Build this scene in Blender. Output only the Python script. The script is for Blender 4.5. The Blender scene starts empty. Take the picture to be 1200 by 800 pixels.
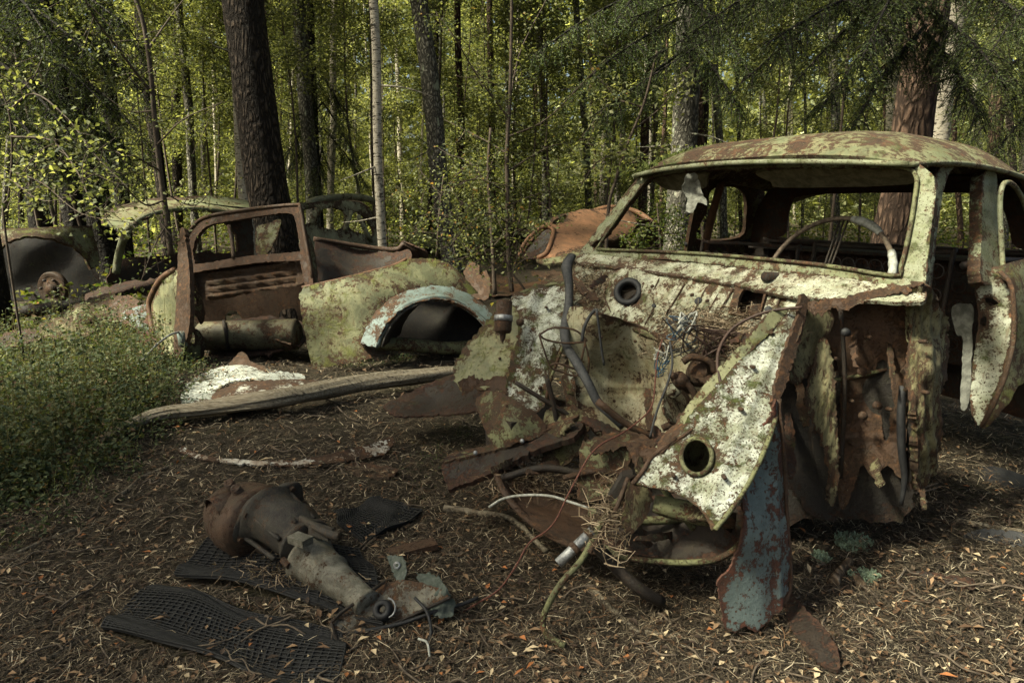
import bpy, math, random
import numpy as np
from mathutils import Vector, noise as mnoise
from mathutils.geometry import delaunay_2d_cdt

rnd = random.Random(7)
rng = np.random.default_rng(7)
scene = bpy.context.scene
col = scene.collection
R = math.radians
F = 800.0; H = 1.05; TH = math.atan(165 / 800)
CAM = np.array([0, 0, H])
FW = np.array([0, math.cos(TH), -math.sin(TH)]); UPV = np.array([0, math.sin(TH), math.cos(TH)]); RT = np.array([1.0, 0, 0])
# frame of the big wreck: origin under the middle of its windscreen, CR to its rear, CL to its far side
A0 = np.array([1.036, 1.764, 0]); B0 = np.array([.311, 2.843, 0]); CM = (A0 + B0) / 2
CL = (B0 - A0) / np.linalg.norm(B0 - A0); CR = np.array([CL[1], -CL[0], 0])

def rays(p):
    p = np.atleast_2d(np.asarray(p, float))
    return FW + RT * ((p[:, 0:1] - 600) / F) + UPV * ((400 - p[:, 1:2]) / F)
def P(x, y, Y):                       # the point of the world seen at x, y that is Y metres ahead
    r = rays([(x, y)])[0]
    return CAM + r * (Y / r[1])
def gh(x, y):                         # lie of the land
    x = np.asarray(x, float); y = np.asarray(y, float)
    z = .12 * np.exp(-(((x - 1.75) / .75) ** 2 + ((y - 2.3) / .8) ** 2))
    z = z + .035 * np.sin(x * 1.7 + .6) * np.sin(y * 1.3 + 1.1) * np.clip(y / 3, .3, 2)
    z = z + .012 * np.sin(x * 6.1 + y * 2.7) + .010 * np.sin(y * 7.3 - x * 3.1) + .006 * np.sin(x * 17 + 1) * np.sin(y * 15)
    z = z + .10 * np.exp(-(((x + 2.2) / 1.0) ** 2 + ((y - 3.6) / .9) ** 2))
    return z
def G(x, y):                          # the ground point seen at x, y
    r = rays([(x, y)])[0]; z = 0.0
    for _ in range(12):
        t = (z - H) / r[2]; p = CAM + r * t; z = float(gh(p[0], p[1]))
    return CAM + r * ((z - H) / r[2])
def lp(lat, rear, z):                 # point in the big wreck's frame
    return CM + CL * lat + CR * rear + np.array([0, 0, z])
def on(x, y, a, b, c, l=0.0):         # pixel on the wreck's plane  a*rear + b*z + l*lat = c  -> (x, y, Y)
    r = rays([(x, y)])[0]
    n = a * CR + l * CL + np.array([0, 0, b])
    t = (c - n @ (CAM - CM)) / (n @ r)
    return (x, y, (CAM + r * t)[1])

# ---------- numeric noise
_ph = rng.uniform(0, 6.28, (24, 3)); _dr = rng.normal(size=(24, 3)); _dr /= np.linalg.norm(_dr, axis=1)[:, None]
def vnoise(p, f, seed=0):
    p = np.asarray(p, float) * f
    out = 0
    for i in range(8):
        j = (i + seed * 5) % 24
        w = 1 + .35 * (i % 4)
        q = p @ _dr[j] * w + _ph[j, 0] + 1.3 * np.sin(p @ _dr[(j + 7) % 24] * w * .8 + _ph[j, 1])
        out = out + np.sin(q)
    return out / 4.0

# ---------- objects
def mesh_obj(name, V, Fc, mat, parent=None, loc=None, smooth=True, colors=None, mats=None, fmat=None, sharp=None):
    V = np.asarray(V, float)
    if parent is not None: loc = np.array(parent['_w'][:])
    if loc is None: loc = np.array([V[:, 0].mean(), V[:, 1].mean(), V[:, 2].min()])
    me = bpy.data.meshes.new(name)
    if isinstance(Fc, np.ndarray):
        n, k = Fc.shape
        me.vertices.add(len(V)); me.vertices.foreach_set('co', (V - loc).astype(np.float32).ravel())
        me.loops.add(n * k); me.loops.foreach_set('vertex_index', Fc.astype(np.int32).ravel())
        me.polygons.add(n); me.polygons.foreach_set('loop_start', (np.arange(n) * k).astype(np.int32))
        me.update(calc_edges=True)
    else:
        me.from_pydata([tuple(v) for v in (V - loc)], [], Fc)
        me.update()
    if smooth: me.polygons.foreach_set('use_smooth', np.ones(len(me.polygons), bool))
    if colors is not None:
        at = me.color_attributes.new('tint', 'FLOAT_COLOR', 'POINT')
        c = np.ones((len(V), 4), np.float32); c[:, :3] = colors
        at.data.foreach_set('color', c.ravel())
    if mats:
        for m in mats: me.materials.append(m)
        me.polygons.foreach_set('material_index', np.asarray(fmat, np.int32))
    elif mat: me.materials.append(mat)
    if sharp is not None:
        at = me.attributes.new('sharp_edge', 'BOOLEAN', 'EDGE')
        ev = np.zeros(len(me.edges) * 2, np.int32); me.edges.foreach_get('vertices', ev); ev = ev.reshape(-1, 2)
        s = np.zeros(len(V), bool); s[list(sharp)] = True
        fl = s[ev[:, 0]] & s[ev[:, 1]]
        at.data.foreach_set('value', fl)
    o = bpy.data.objects.new(name, me); col.objects.link(o)
    if parent is None: o.location = loc
    else:
        o.parent = parent
        if parent.type == 'MESH': pass
    o['_w'] = [float(q) for q in loc]
    return o
def tag(o, label=None, cat=None, group=None, kind=None):
    if label: o['label'] = label
    if cat: o['category'] = cat
    if group: o['group'] = group
    if kind: o['kind'] = kind
    return o
def thing(name, loc, label, cat, group=None):
    o = bpy.data.objects.new(name, None); col.objects.link(o); o.location = loc
    o.empty_display_size = .1
    o['_w'] = [float(q) for q in loc]
    return tag(o, label, cat, group)
def copy_tree(o, parent=None):
    c = o.copy(); col.objects.link(c); c.parent = parent
    for ch in o.children: copy_tree(ch, c)
    return c

# ---------- 2D helpers
def resample(poly, s, closed=True, jit=0.0, smooth=False):
    P_ = np.asarray(poly, float); out = []
    n = len(P_)
    for i in range(n if closed else n - 1):
        a, b = P_[i], P_[(i + 1) % n]; d = np.linalg.norm(b - a); k = max(1, int(round(d / s)))
        for j in range(k):
            q = a + (b - a) * j / k
            if jit:
                nn = np.array([-(b - a)[1], (b - a)[0]]) / max(d, 1e-9)
                q = q + nn * rnd.gauss(0, jit) * (1 if rnd.random() < .6 else .3)
            out.append(q)
    if not closed: out.append(P_[-1])
    return np.array(out)
def cr(poly, closed=False, n=5):
    P_ = [np.asarray(p, float) for p in poly]; N = len(P_); out = []
    for i in range(N if closed else N - 1):
        p0 = P_[(i - 1) % N] if closed or i else P_[0] * 2 - P_[1]
        p1 = P_[i]; p2 = P_[(i + 1) % N]
        p3 = P_[(i + 2) % N] if closed or i + 2 < N else P_[-1] * 2 - P_[-2]
        for j in range(n):
            t = j / n
            out.append(.5 * ((2 * p1) + (p2 - p0) * t + (2 * p0 - 5 * p1 + 4 * p2 - p3) * t * t + (3 * p1 - p0 - 3 * p2 + p3) * t ** 3))
    if not closed: out.append(P_[-1])
    return np.array(out)
def inside(pts, poly):
    x, y = pts[:, 0], pts[:, 1]; res = np.zeros(len(pts), bool)
    a = np.asarray(poly); b = np.roll(a, -1, 0)
    for (x1, y1), (x2, y2) in zip(a, b):
        c = ((y1 > y) != (y2 > y))
        with np.errstate(divide='ignore', invalid='ignore'):
            res ^= c & (x < (x2 - x1) * (y - y1) / (y2 - y1 + 1e-30) + x1)
    return res
def dist_poly(pts, poly):
    a = np.asarray(poly); b = np.roll(a, -1, 0); d = np.full(len(pts), 1e9)
    for p, q in zip(a, b):
        e = q - p; t = np.clip(((pts - p) @ e) / max(e @ e, 1e-12), 0, 1)
        d = np.minimum(d, np.linalg.norm(pts - (p + t[:, None] * e), axis=1))
    return d
def tps(ctrl):
    c = np.asarray(ctrl, float); X = c[:, :2] / 100; v = c[:, 2]; n = len(c)
    if n == 1: return lambda q: np.full(len(q), v[0])
    def U(r2): return np.where(r2 > 1e-12, r2 * np.log(r2 + 1e-12), 0)
    D = ((X[:, None] - X[None]) ** 2).sum(-1)
    Q = np.c_[np.ones(n), X]
    M = np.zeros((n + 3, n + 3)); M[:n, :n] = U(D) + np.eye(n) * 1e-3; M[:n, n:] = Q; M[n:, :n] = Q.T
    w = np.linalg.lstsq(M, np.r_[v, 0, 0, 0], rcond=None)[0]
    def f(q):
        q = np.asarray(q, float) / 100
        D = ((q[:, None] - X[None]) ** 2).sum(-1)
        return U(D) @ w[:n] + np.c_[np.ones(len(q)), q] @ w[n:]
    return f
def pixfn(ctrl):
    f = tps(ctrl)
    def fn(q):
        r = rays(q); Y = f(q)
        return CAM + r * (Y / r[:, 1])[:, None]
    return fn

def thicken(V, T, th):
    """sheet V, tris T -> closed thin shell"""
    V = np.asarray(V); T = np.asarray(T)
    n = np.cross(V[T[:, 1]] - V[T[:, 0]], V[T[:, 2]] - V[T[:, 0]])
    N = np.zeros_like(V)
    for k in range(T.shape[1]): np.add.at(N, T[:, k], n)
    N /= np.linalg.norm(N, axis=1)[:, None] + 1e-12
    m = len(V)
    if T.shape[1] == 3: E = np.r_[T[:, [0, 1]], T[:, [1, 2]], T[:, [2, 0]]]
    else: E = np.r_[T[:, [0, 1]], T[:, [1, 2]], T[:, [2, 3]], T[:, [3, 0]]]
    key = {}
    for a, b in E: key[(a, b)] = 1
    rim = [(a, b) for a, b in key if (b, a) not in key]
    V2 = np.r_[V, V - N * th]
    faces = [tuple(t) for t in T] + [tuple(x + m for x in t[::-1]) for t in T] + [(b, a, a + m, b + m) for a, b in rim]
    bset = set()
    for a, b in rim: bset.update((a, b, a + m, b + m))
    return V2, faces, bset
def sheet(name, outline, fn, mat, parent=None, holes=(), s=6, jit=None, th=.004, amp=.0, af=6, amp2=0.0, smooth_outline=True, extra=None, loc=None, seed=0, dsp=None, ew=1.7):
    """a sheet of metal cut to `outline` (2D), carried into the world by fn, crumpled and given thickness"""
    if jit is None: jit = s * .12
    ol = cr(outline, True, 4) if smooth_outline else np.asarray(outline, float)
    ol = resample(ol, s, True, jit)
    hs = [resample(cr(h, True, 4), s * .8, True, jit) for h in holes]
    mn, mx = ol.min(0), ol.max(0)
    gx, gy = np.meshgrid(np.arange(mn[0], mx[0], s), np.arange(mn[1], mx[1], s * .87))
    gx = gx + (np.arange(gx.shape[0]) % 2)[:, None] * s * .5
    g = np.c_[gx.ravel(), gy.ravel()] + rng.normal(0, s * .08, (gx.size, 2))
    k = inside(g, ol) & (dist_poly(g, ol) > s * .45)
    for h in hs: k &= ~inside(g, h) & (dist_poly(g, h) > s * .4)
    g = g[k]
    pts = [ol] + hs + [g]; A = np.concatenate(pts)
    ed = []; o0 = 0
    for p in [ol] + hs:
        n = len(p); ed += [(o0 + i, o0 + (i + 1) % n) for i in range(n)]; o0 += n
    vs, es, fs, *_ = delaunay_2d_cdt([Vector(p) for p in A], ed, [], 0, 1e-6)
    V2 = np.array([tuple(v) for v in vs]); T = np.array([f for f in fs if len(f) == 3])
    c = V2[T].mean(1); k = inside(c, ol)
    for h in hs: k &= ~inside(c, h)
    T = T[k]
    used = np.unique(T); mp = -np.ones(len(V2), int); mp[used] = np.arange(len(used)); V2 = V2[used]; T = mp[T]
    V = fn(V2)
    n = np.cross(V[T[:, 1]] - V[T[:, 0]], V[T[:, 2]] - V[T[:, 0]])
    vc = V[T].mean(1) - CAM
    if (n * vc).sum() > 0: T = T[:, ::-1]; n = -n
    N = np.zeros_like(V)
    for q in range(3): np.add.at(N, T[:, q], n)
    N /= np.linalg.norm(N, axis=1)[:, None] + 1e-12
    if amp: V = V + N * (vnoise(V, af, seed) * amp)[:, None]
    if amp2: V = V + N * (vnoise(V, af * 5, seed + 1) * amp2)[:, None]
    if dsp is not None: V = V + N * dsp(V2)[:, None]
    V3, faces, b = thicken(V, T, th)
    o = mesh_obj(name, V3, faces, mat, parent, loc, sharp=b)
    dd = dist_poly(V2, ol)
    for h in hs: dd = np.minimum(dd, dist_poly(V2, h))
    e = np.exp(-dd / (ew * s)); at = o.data.attributes.new('edge', 'FLOAT', 'POINT'); at.data.foreach_set('value', np.r_[e, e].astype(np.float32))
    return o
def tube(pts, rad, k=8, n=4, smooth=True, flat=1.0, caps=True, upref=None):
    pts = np.asarray(pts, float)
    rad = np.full(len(pts), rad) if np.isscalar(rad) else np.asarray(rad, float)
    if smooth and len(pts) > 2:
        q = cr(np.c_[pts, rad], False, n); pts, rad = q[:, :3], np.maximum(q[:, 3], 1e-4)
    T = np.gradient(pts, axis=0); T /= np.linalg.norm(T, axis=1)[:, None] + 1e-12
    up = np.array(upref if upref is not None else [0, 0, 1.0])
    if abs(T[0] @ up) > .95: up = np.array([1.0, 0, 0])
    V = []; nrm = up - T[0] * (up @ T[0]); nrm /= np.linalg.norm(nrm)
    for i in range(len(pts)):
        nrm = nrm - T[i] * (nrm @ T[i]); nrm /= np.linalg.norm(nrm) + 1e-12
        b = np.cross(T[i], nrm)
        for j in range(k):
            a = 2 * math.pi * (j + .5) / k
            V.append(pts[i] + rad[i] * (math.cos(a) * nrm * flat + math.sin(a) * b))
    Fc = [];
    for i in range(len(pts) - 1):
        for j in range(k):
            Fc.append((i * k + j, i * k + (j + 1) % k, (i + 1) * k + (j + 1) % k, (i + 1) * k + j))
    if caps:
        Fc.append(tuple(range(k))[::-1]); Fc.append(tuple((len(pts) - 1) * k + j for j in range(k)))
    return np.array(V), Fc
def merge(parts):
    V = []; Fc = []; o = 0
    for v, f in parts:
        V.append(np.asarray(v)); Fc += [tuple(i + o for i in t) for t in f]; o += len(v)
    return np.concatenate(V), Fc
def tobj(name, pts, rad, mat, parent=None, **kw):
    sm = kw.pop('sm', True)
    V, f = tube(pts, rad, **kw)
    return mesh_obj(name, V, f, mat, parent, smooth=sm)
def lathe(prof, p0, ax, seg=28, up=(0, 0, 1), amp=0, af=20, cut=None):
    """prof = [(dist along ax, radius)]"""
    p0 = np.asarray(p0, float); ax = np.asarray(ax, float); ax = ax / np.linalg.norm(ax)
    u = np.cross(ax, up); u /= np.linalg.norm(u); v = np.cross(ax, u)
    V = []
    for d, r in prof:
        for j in range(seg):
            a = 2 * math.pi * j / seg
            V.append(p0 + ax * d + r * (math.cos(a) * u + math.sin(a) * v))
    V = np.array(V)
    if amp: V = V + (vnoise(V, af) * amp)[:, None] * ((V - p0) - ((V - p0) @ ax)[:, None] * ax) / .05
    Fc = [(i * seg + j, i * seg + (j + 1) % seg, (i + 1) * seg + (j + 1) % seg, (i + 1) * seg + j) for i in range(len(prof) - 1) for j in range(seg)]
    return V, Fc
def box(c, ax, ay, az):
    c = np.asarray(c, float); ax, ay, az = [np.asarray(q, float) / 2 for q in (ax, ay, az)]
    V = [c + sx * ax + sy * ay + sz * az for sx in (-1, 1) for sy in (-1, 1) for sz in (-1, 1)]
    return np.array(V), [(0, 1, 3, 2), (4, 6, 7, 5), (0, 4, 5, 1), (2, 3, 7, 6), (0, 2, 6, 4), (1, 5, 7, 3)]
def pl(pts, Y):                       # polyline of pixels at depth(s) Y
    if np.isscalar(Y): Y = [Y] * len(pts)
    return [P(a, b, y) for (a, b), y in zip(pts, Y)]

# ---------- materials
def newmat(name):
    m = bpy.data.materials.new(name); m.use_nodes = True
    nt = m.node_tree; nt.nodes.clear()
    return m, nt
class NB:
    def __init__(s, nt): s.nt = nt
    def n(s, t, **kw):
        d = s.nt.nodes.new(t)
        for k, v in kw.items():
            if k in ('operation', 'blend_type', 'data_type', 'noise_dimensions', 'feature', 'interpolation', 'layer_name', 'attribute_name', 'distance', 'wave_type', 'bands_direction'): setattr(d, k, v)
            else:
                key = int(k[1:]) if k[0] == '_' else k.replace('__', ' ')
                inp = d.inputs[key]
                if isinstance(v, bpy.types.NodeSocket): s.nt.links.new(v, inp)
                else: inp.default_value = v
        return d
    def noise(s, v, scale, detail=5, rough=.6, dist=0):
        return s.n('ShaderNodeTexNoise', Vector=v, Scale=scale, Detail=detail, Roughness=rough, Distortion=dist).outputs['Fac']
    def ramp(s, f, lo, hi):
        d = s.n('ShaderNodeMapRange', Value=f); d.interpolation_type = 'SMOOTHSTEP'
        d.inputs['From Min'].default_value = lo; d.inputs['From Max'].default_value = hi
        return d.outputs[0]
    def mix(s, f, a, b, bt='MIX'):
        d = s.nt.nodes.new('ShaderNodeMix'); d.data_type = 'RGBA'; d.blend_type = bt
        for k, v in ((0, f), (6, a), (7, b)):
            if isinstance(v, bpy.types.NodeSocket): s.nt.links.new(v, d.inputs[k])
            elif isinstance(v, (int, float)): d.inputs[k].default_value = v if k == 0 else (v, v, v, 1)
            else: d.inputs[k].default_value = (*v, 1)
        return d.outputs[2]
    def m(s, op, a, b=0.0, c=None):
        d = s.n('ShaderNodeMath', operation=op)
        for i, v in enumerate((a, b) if c is None else (a, b, c)):
            if isinstance(v, bpy.types.NodeSocket): s.nt.links.new(v, d.inputs[i])
            else: d.inputs[i].default_value = v
        return d.outputs[0]
    def bump(s, h, dist, strength=1.0, normal=None):
        d = s.n('ShaderNodeBump', Height=h, Distance=dist, Strength=strength)
        if normal is not None: s.nt.links.new(normal, d.inputs['Normal'])
        return d.outputs[0]
    def coords(s, scale=(1, 1, 1), off=None):
        tc = s.nt.nodes.new('ShaderNodeTexCoord'); mp = s.nt.nodes.new('ShaderNodeMapping')
        s.nt.links.new(tc.outputs['Object'], mp.inputs[0]); mp.inputs['Scale'].default_value = scale
        if off: mp.inputs['Location'].default_value = off
        return mp.outputs[0]
    def out(s, sh):
        o = s.nt.nodes.new('ShaderNodeOutputMaterial'); s.nt.links.new(sh, o.inputs[0])
    def bsdf(s, colr, rough=.8, metal=0, normal=None, spec=.3):
        d = s.nt.nodes.new('ShaderNodeBsdfPrincipled')
        for k, v in (('Base Color', colr), ('Roughness', rough), ('Metallic', metal), ('Specular IOR Level', spec)):
            if isinstance(v, bpy.types.NodeSocket): s.nt.links.new(v, d.inputs[k])
            else: d.inputs[k].default_value = (*v, 1) if isinstance(v, tuple) and len(v) == 3 else v
        if normal is not None: s.nt.links.new(normal, d.inputs['Normal'])
        return d.outputs[0]

RUST_D = (.020, .011, .007); RUST_M = (.060, .032, .016); RUST_L = (.17, .078, .033)
def rusty(name, paint, paint2=None, rust=.45, chips=.5, moss=.0, grime=.5, scale=1.0, bmp=1.0, off=(0, 0, 0), rust_cols=(RUST_D, RUST_M, RUST_L), stain=.4, mossc=(.085, .10, .025), streak=1.0, spots=.5):
    """old paint over rust: large worn-off areas, small chips, orange staining, grime and lichen"""
    m, nt = newmat(name); b = NB(nt); v = b.coords((1, 1, streak), off)
    big = b.noise(v, 3.2 * scale, 8, .68, .4)
    mid = b.noise(v, 11 * scale, 8, .72, .2)
    fine = b.noise(v, 60 * scale, 6, .75)
    grit = b.noise(v, 260, 3, .7)
    # rust colour
    rc = b.mix(b.ramp(fine, .32, .66), rust_cols[0], rust_cols[1])
    rc = b.mix(b.m('MULTIPLY', b.ramp(b.noise(v, 24 * scale, 6, .7), .50, .74), .75), rc, rust_cols[2])
    # paint colour
    p2 = paint2 or tuple(c * .62 for c in paint)
    pc = b.mix(b.ramp(b.noise(v, 7 * scale, 6, .7, .5), .36, .64), paint, p2)
    pc = b.mix(b.m('MULTIPLY', b.ramp(fine, .45, .75), .35), pc, tuple(c * .45 for c in p2))
    st = b.ramp(b.m('ADD', b.m('MULTIPLY', big, .5), b.m('MULTIPLY', mid, .5)), .62 - .16 * stain - rust * .12, .78 - rust * .12)
    pc = b.mix(b.m('MULTIPLY', st, min(.8, stain * 1.4)), pc, (.20, .105, .042))
    vs_ = b.n('ShaderNodeMapping', Vector=v); vs_.inputs['Scale'].default_value = (1, 1, .07)
    run = b.m('MULTIPLY', b.ramp(b.noise(vs_.outputs[0], 46 * scale, 4, .6), .52, .68), b.ramp(b.noise(v, 4 * scale, 4, .6), .42, .62))
    pc = b.mix(b.m('MULTIPLY', run, min(.75, .25 + stain * .5)), pc, (.11, .062, .03))
    # where rust shows
    f = b.m('ADD', b.m('MULTIPLY', big, .46), b.m('MULTIPLY', mid, .54))
    f = b.m('ADD', f, b.m('MULTIPLY', b.m('SUBTRACT', fine, .5), .42))
    ed = nt.nodes.new('ShaderNodeAttribute'); ed.attribute_name = 'edge'
    f = b.m('ADD', f, b.m('MULTIPLY', ed.outputs['Fac'], .115))
    lim = .71 - .42 * rust
    mask = b.ramp(f, lim, lim + .035)
    if chips:
        vo = b.n('ShaderNodeTexVoronoi', Vector=b.n('ShaderNodeVectorMath', operation='ADD', _0=v, _1=b.n('ShaderNodeVectorMath', operation='SCALE', _0=b.n('ShaderNodeTexNoise', Vector=v, Scale=40 * scale, Detail=3).outputs['Color'], Scale=.03).outputs[0]).outputs[0], Scale=34 * scale)
        ch = b.m('LESS_THAN', vo.outputs['Distance'], b.m('MULTIPLY', b.ramp(mid, .46, .74), .62 * chips))
        mask = b.m('MAXIMUM', mask, ch)
        ch2 = b.m('GREATER_THAN', b.noise(v, 95 * scale, 3, .6), .72 - .12 * chips)
        mask = b.m('MAXIMUM', mask, ch2)
    c = b.mix(mask, pc, rc)
    if grime:
        gm = b.m('MULTIPLY', b.ramp(b.noise(v, 5.5 * scale, 9, .75, 1.0), .47, .72), grime)
        c = b.mix(gm, c, (.035, .030, .018))
    if spots:
        sp = b.ramp(b.m('ADD', b.m('MULTIPLY', b.noise(v, 38 * scale, 6, .75, .8), .7), b.m('MULTIPLY', big, .3)), .60 - .02 * spots, .66)
        c = b.mix(b.m('MULTIPLY', sp, .55), c, (.21, .215, .15))
    if moss:
        mm = b.ramp(b.m('ADD', b.noise(v, 9 * scale, 8, .75, .6), b.m('MULTIPLY', big, .4)), .86 - .36 * moss, 1.02 - .36 * moss)
        mc = b.mix(b.ramp(grit, .35, .65), mossc, tuple(q * .4 for q in mossc))
        c = b.mix(mm, c, mc)
    h = b.m('ADD', b.m('MULTIPLY', fine, .5), b.m('MULTIPLY', grit, .3))
    h = b.m('SUBTRACT', h, b.m('MULTIPLY', mask, .35))
    if moss: h = b.m('ADD', h, b.m('MULTIPLY', mm, .6))
    nr = b.bump(h, .005 * bmp, .9)
    ro = b.m('ADD', .62, b.m('MULTIPLY', mask, .28))
    b.out(b.bsdf(c, ro, 0, nr, .35))
    return m
def plain(name, c, rough=.8, c2=None, scale=20, bmp=.002, metal=0, spec=.3, det=5):
    m, nt = newmat(name); b = NB(nt); v = b.coords()
    f = b.noise(v, scale, det, .7, .3)
    cc = b.mix(b.ramp(f, .35, .65), c, c2 or tuple(q * .5 for q in c))
    g = b.noise(v, scale * 8, 3, .7)
    b.out(b.bsdf(cc, rough, metal, b.bump(b.m('ADD', f, b.m('MULTIPLY', g, .5)), bmp, .8), spec))
    return m
def leafmat(name, transl=.45, rough=.6):
    m, nt = newmat(name); b = NB(nt)
    a = nt.nodes.new('ShaderNodeAttribute'); a.attribute_name = 'tint'
    c = a.outputs['Color']
    d = b.bsdf(c, rough, 0, None, .25)
    if transl:
        t = b.n('ShaderNodeBsdfTranslucent', Color=b.mix(1.0, c, (1.55, 1.5, .75), 'MULTIPLY'))
        mx = b.n('ShaderNodeMixShader'); mx.inputs[0].default_value = transl
        nt.links.new(d, mx.inputs[1]); nt.links.new(t.outputs[0], mx.inputs[2]); b.out(mx.outputs[0])
    else: b.out(d)
    return m
def barkmat(name, c, c2, sc=(1, 1, .22), scale=26, bmp=.02, crack=True, extra=None):
    m, nt = newmat(name); b = NB(nt); v = b.coords(sc)
    w = b.n('ShaderNodeVectorMath', operation='ADD', _0=v, _1=b.n('ShaderNodeVectorMath', operation='SCALE', _0=b.n('ShaderNodeTexNoise', Vector=v, Scale=scale * .35, Detail=6).outputs['Color'], Scale=.14).outputs[0]).outputs[0]
    vo = b.n('ShaderNodeTexVoronoi', Vector=w, Scale=scale, feature='DISTANCE_TO_EDGE')
    e = b.ramp(vo.outputs[0], .0, .38)
    f = b.noise(v, scale * 2.5, 7, .75)
    cc = b.mix(b.ramp(f, .35, .65), c, c2)
    if crack: cc = b.mix(b.m('SUBTRACT', 1.0, e), cc, tuple(q * .30 for q in c2))
    if extra: cc = b.mix(b.ramp(b.noise(v, extra[2], 6, .7), extra[1], extra[1] + .08), cc, extra[0])
    h = b.m('ADD', b.m('MULTIPLY', e, 1.0 if crack else .1), b.m('MULTIPLY', f, .6))
    b.out(b.bsdf(cc, .9, 0, b.bump(h, bmp, 1.0), .15))
    return m
# ================= materials of metal =================
M_PALE = rusty('pale_peeling_paint', (.39, .40, .31), (.22, .23, .15), rust=.40, chips=.9, moss=.30, grime=.8, stain=.9, scale=1.9)
M_WHITE = rusty('white_flaking_paint', (.44, .46, .40), (.20, .21, .145), rust=.43, chips=1, moss=.42, grime=1.0, stain=.5, scale=2.2)
M_CREAM = rusty('cream_stained_paint', (.35, .34, .24), (.23, .22, .13), rust=.36, chips=.6, moss=.2, grime=.7, stain=1.1, scale=1.5)
M_ROOF = rusty('mossy_roof_paint', (.165, .18, .10), (.095, .11, .055), rust=.56, chips=.5, moss=.36, grime=.6, stain=1.2, scale=1.0, mossc=(.10, .12, .035))
M_PILLAR = rusty('green_grey_paint', (.19, .20, .13), (.13, .14, .07), rust=.36, chips=.8, moss=.36, grime=.6, stain=.6, scale=2.0)
M_CRUST = rusty('lichen_crusted_sheet', (.20, .185, .095), (.10, .09, .045), rust=.42, chips=.6, moss=.38, grime=.75, stain=.6, scale=2.4, bmp=3.0, streak=.35, mossc=(.17, .16, .06))
M_RUST = rusty('brown_rust', (.068, .036, .019), (.040, .023, .014), stain=0, rust=.5, chips=.3, moss=.10, grime=.55, scale=1.5, bmp=1.5)
M_RUSTG = rusty('rust_with_green_paint', (.15, .155, .07), (.09, .09, .045), rust=.50, chips=.6, moss=.25, grime=.6, scale=1.8, bmp=1.4)
M_RUSTDK = rusty('dark_scaled_rust', (.026, .018, .012), (.016, .012, .009), stain=0, rust=.42, chips=.2, moss=.16, grime=.7, scale=1.6, bmp=1.6, rust_cols=((.016, .009, .006), (.05, .022, .012), (.10, .045, .02)))
M_TEAL = rusty('blue_grey_paint_over_rust', (.135, .17, .16), (.09, .115, .11), rust=.48, chips=.55, moss=.0, grime=.35, scale=1.5, rust_cols=((.035, .017, .012), (.085, .038, .024), (.17, .05, .03)))
M_LTEAL = rusty('light_blue_trim_paint', (.135, .175, .165), (.09, .115, .10), rust=.34, chips=.4, moss=.12, grime=.35, scale=1.3, stain=.6)
M_OLIVE = rusty('mossy_olive_paint', (.20, .20, .105), (.10, .105, .055), rust=.40, chips=.5, moss=.48, grime=.6, scale=1.2, stain=.7, mossc=(.16, .165, .045))
M_ORANGE = rusty('orange_rust', (.12, .058, .028), (.07, .036, .019), rust=.42, chips=.4, moss=.12, grime=.4, scale=1.2)
M_DEEP = rusty('shade_dark_rust', (.016, .012, .009), (.010, .008, .006), stain=0, rust=.30, chips=.2, moss=.12, grime=.7, spots=.2, scale=1.6, bmp=2, rust_cols=((.010, .006, .004), (.028, .014, .008), (.06, .028, .014)))  # rust darkened to near black, so recesses carry their shade in the colour
M_BLACK = plain('black_rubber', (.012, .012, .013), .6, (.02, .02, .02), 40)
M_DKMETAL = plain('dark_steel', (.03, .028, .026), .6, (.05, .03, .02), 30)
M_ALU = plain('dull_metal', (.35, .36, .36), .45, (.12, .12, .12), 60, metal=.6)

def planefn(a, b, c, l=0.0):
    n = a * CR + l * CL + np.array([0, 0, b])
    def fn(q):
        r = rays(q); t = (c - n @ (CAM - CM)) / (r @ n)
        return CAM + r * t[:, None]
    return fn
WS = (1, -.476, -.397)                 # windscreen plane
near_side = planefn(0, -.3226, -.9178, 1)
far_side = planefn(0, .3226, .9178, 1)
def w3(q): return [tuple(p) for p in q]
def onp(pts, *pl_): f = planefn(*pl_); return f(np.array(pts, float))

car = thing('car_wreck', tuple(lp(0, 0, .02)), 'big pale green wreck with open engine bay, lichened roof and bare steering wheel', 'car wreck')

# ---- roof: one shell
nS, nT = 44, 40
V = []
for i in range(nT + 1):
    t = i / nT
    zg = np.interp(t, [0, .3, .6, .85, 1], [1.150, 1.158, 1.145, 1.11, 1.05])
    h = np.interp(t, [0, .05, .14, .35, .7, .9, 1], [.028, .068, .098, .116, .116, .085, .05])
    wd = np.interp(t, [0, .2, .6, .85, 1], [.540, .562, .565, .535, .47])
    for j in range(nS + 1):
        s = -1 + 2 * j / nS
        s_ = math.copysign(1 - (1 - abs(s)) ** 1.35, s)
        rear = .115 + t * 1.02 - .045 * (1 - s_ * s_) * (1 - t) + .05 * (1 - s_ * s_) * t
        z = zg + h * (1 - abs(s_) ** 4.6) + .012 * (1 - s_ * s_) * (1 - t)
        V.append(lp((wd if s_ < 0 else wd - .05 * (1 - t) ** 2) * s_, rear, z))
V = np.array(V); V = V + np.c_[np.zeros(len(V)), np.zeros(len(V)), vnoise(V, 5) * .004]
T = np.array([(i * (nS + 1) + j, (i + 1) * (nS + 1) + j, (i + 1) * (nS + 1) + j + 1, i * (nS + 1) + j + 1) for i in range(nT) for j in range(nS)])
T = T[:, ::-1] if np.cross(V[T[0, 1]] - V[T[0, 0]], V[T[0, 2]] - V[T[0, 0]])[2] < 0 else T
V3, f3, b3 = thicken(V, T, .012)
roof = mesh_obj('roof', V3, f3, M_ROOF, car, sharp=b3)
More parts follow.
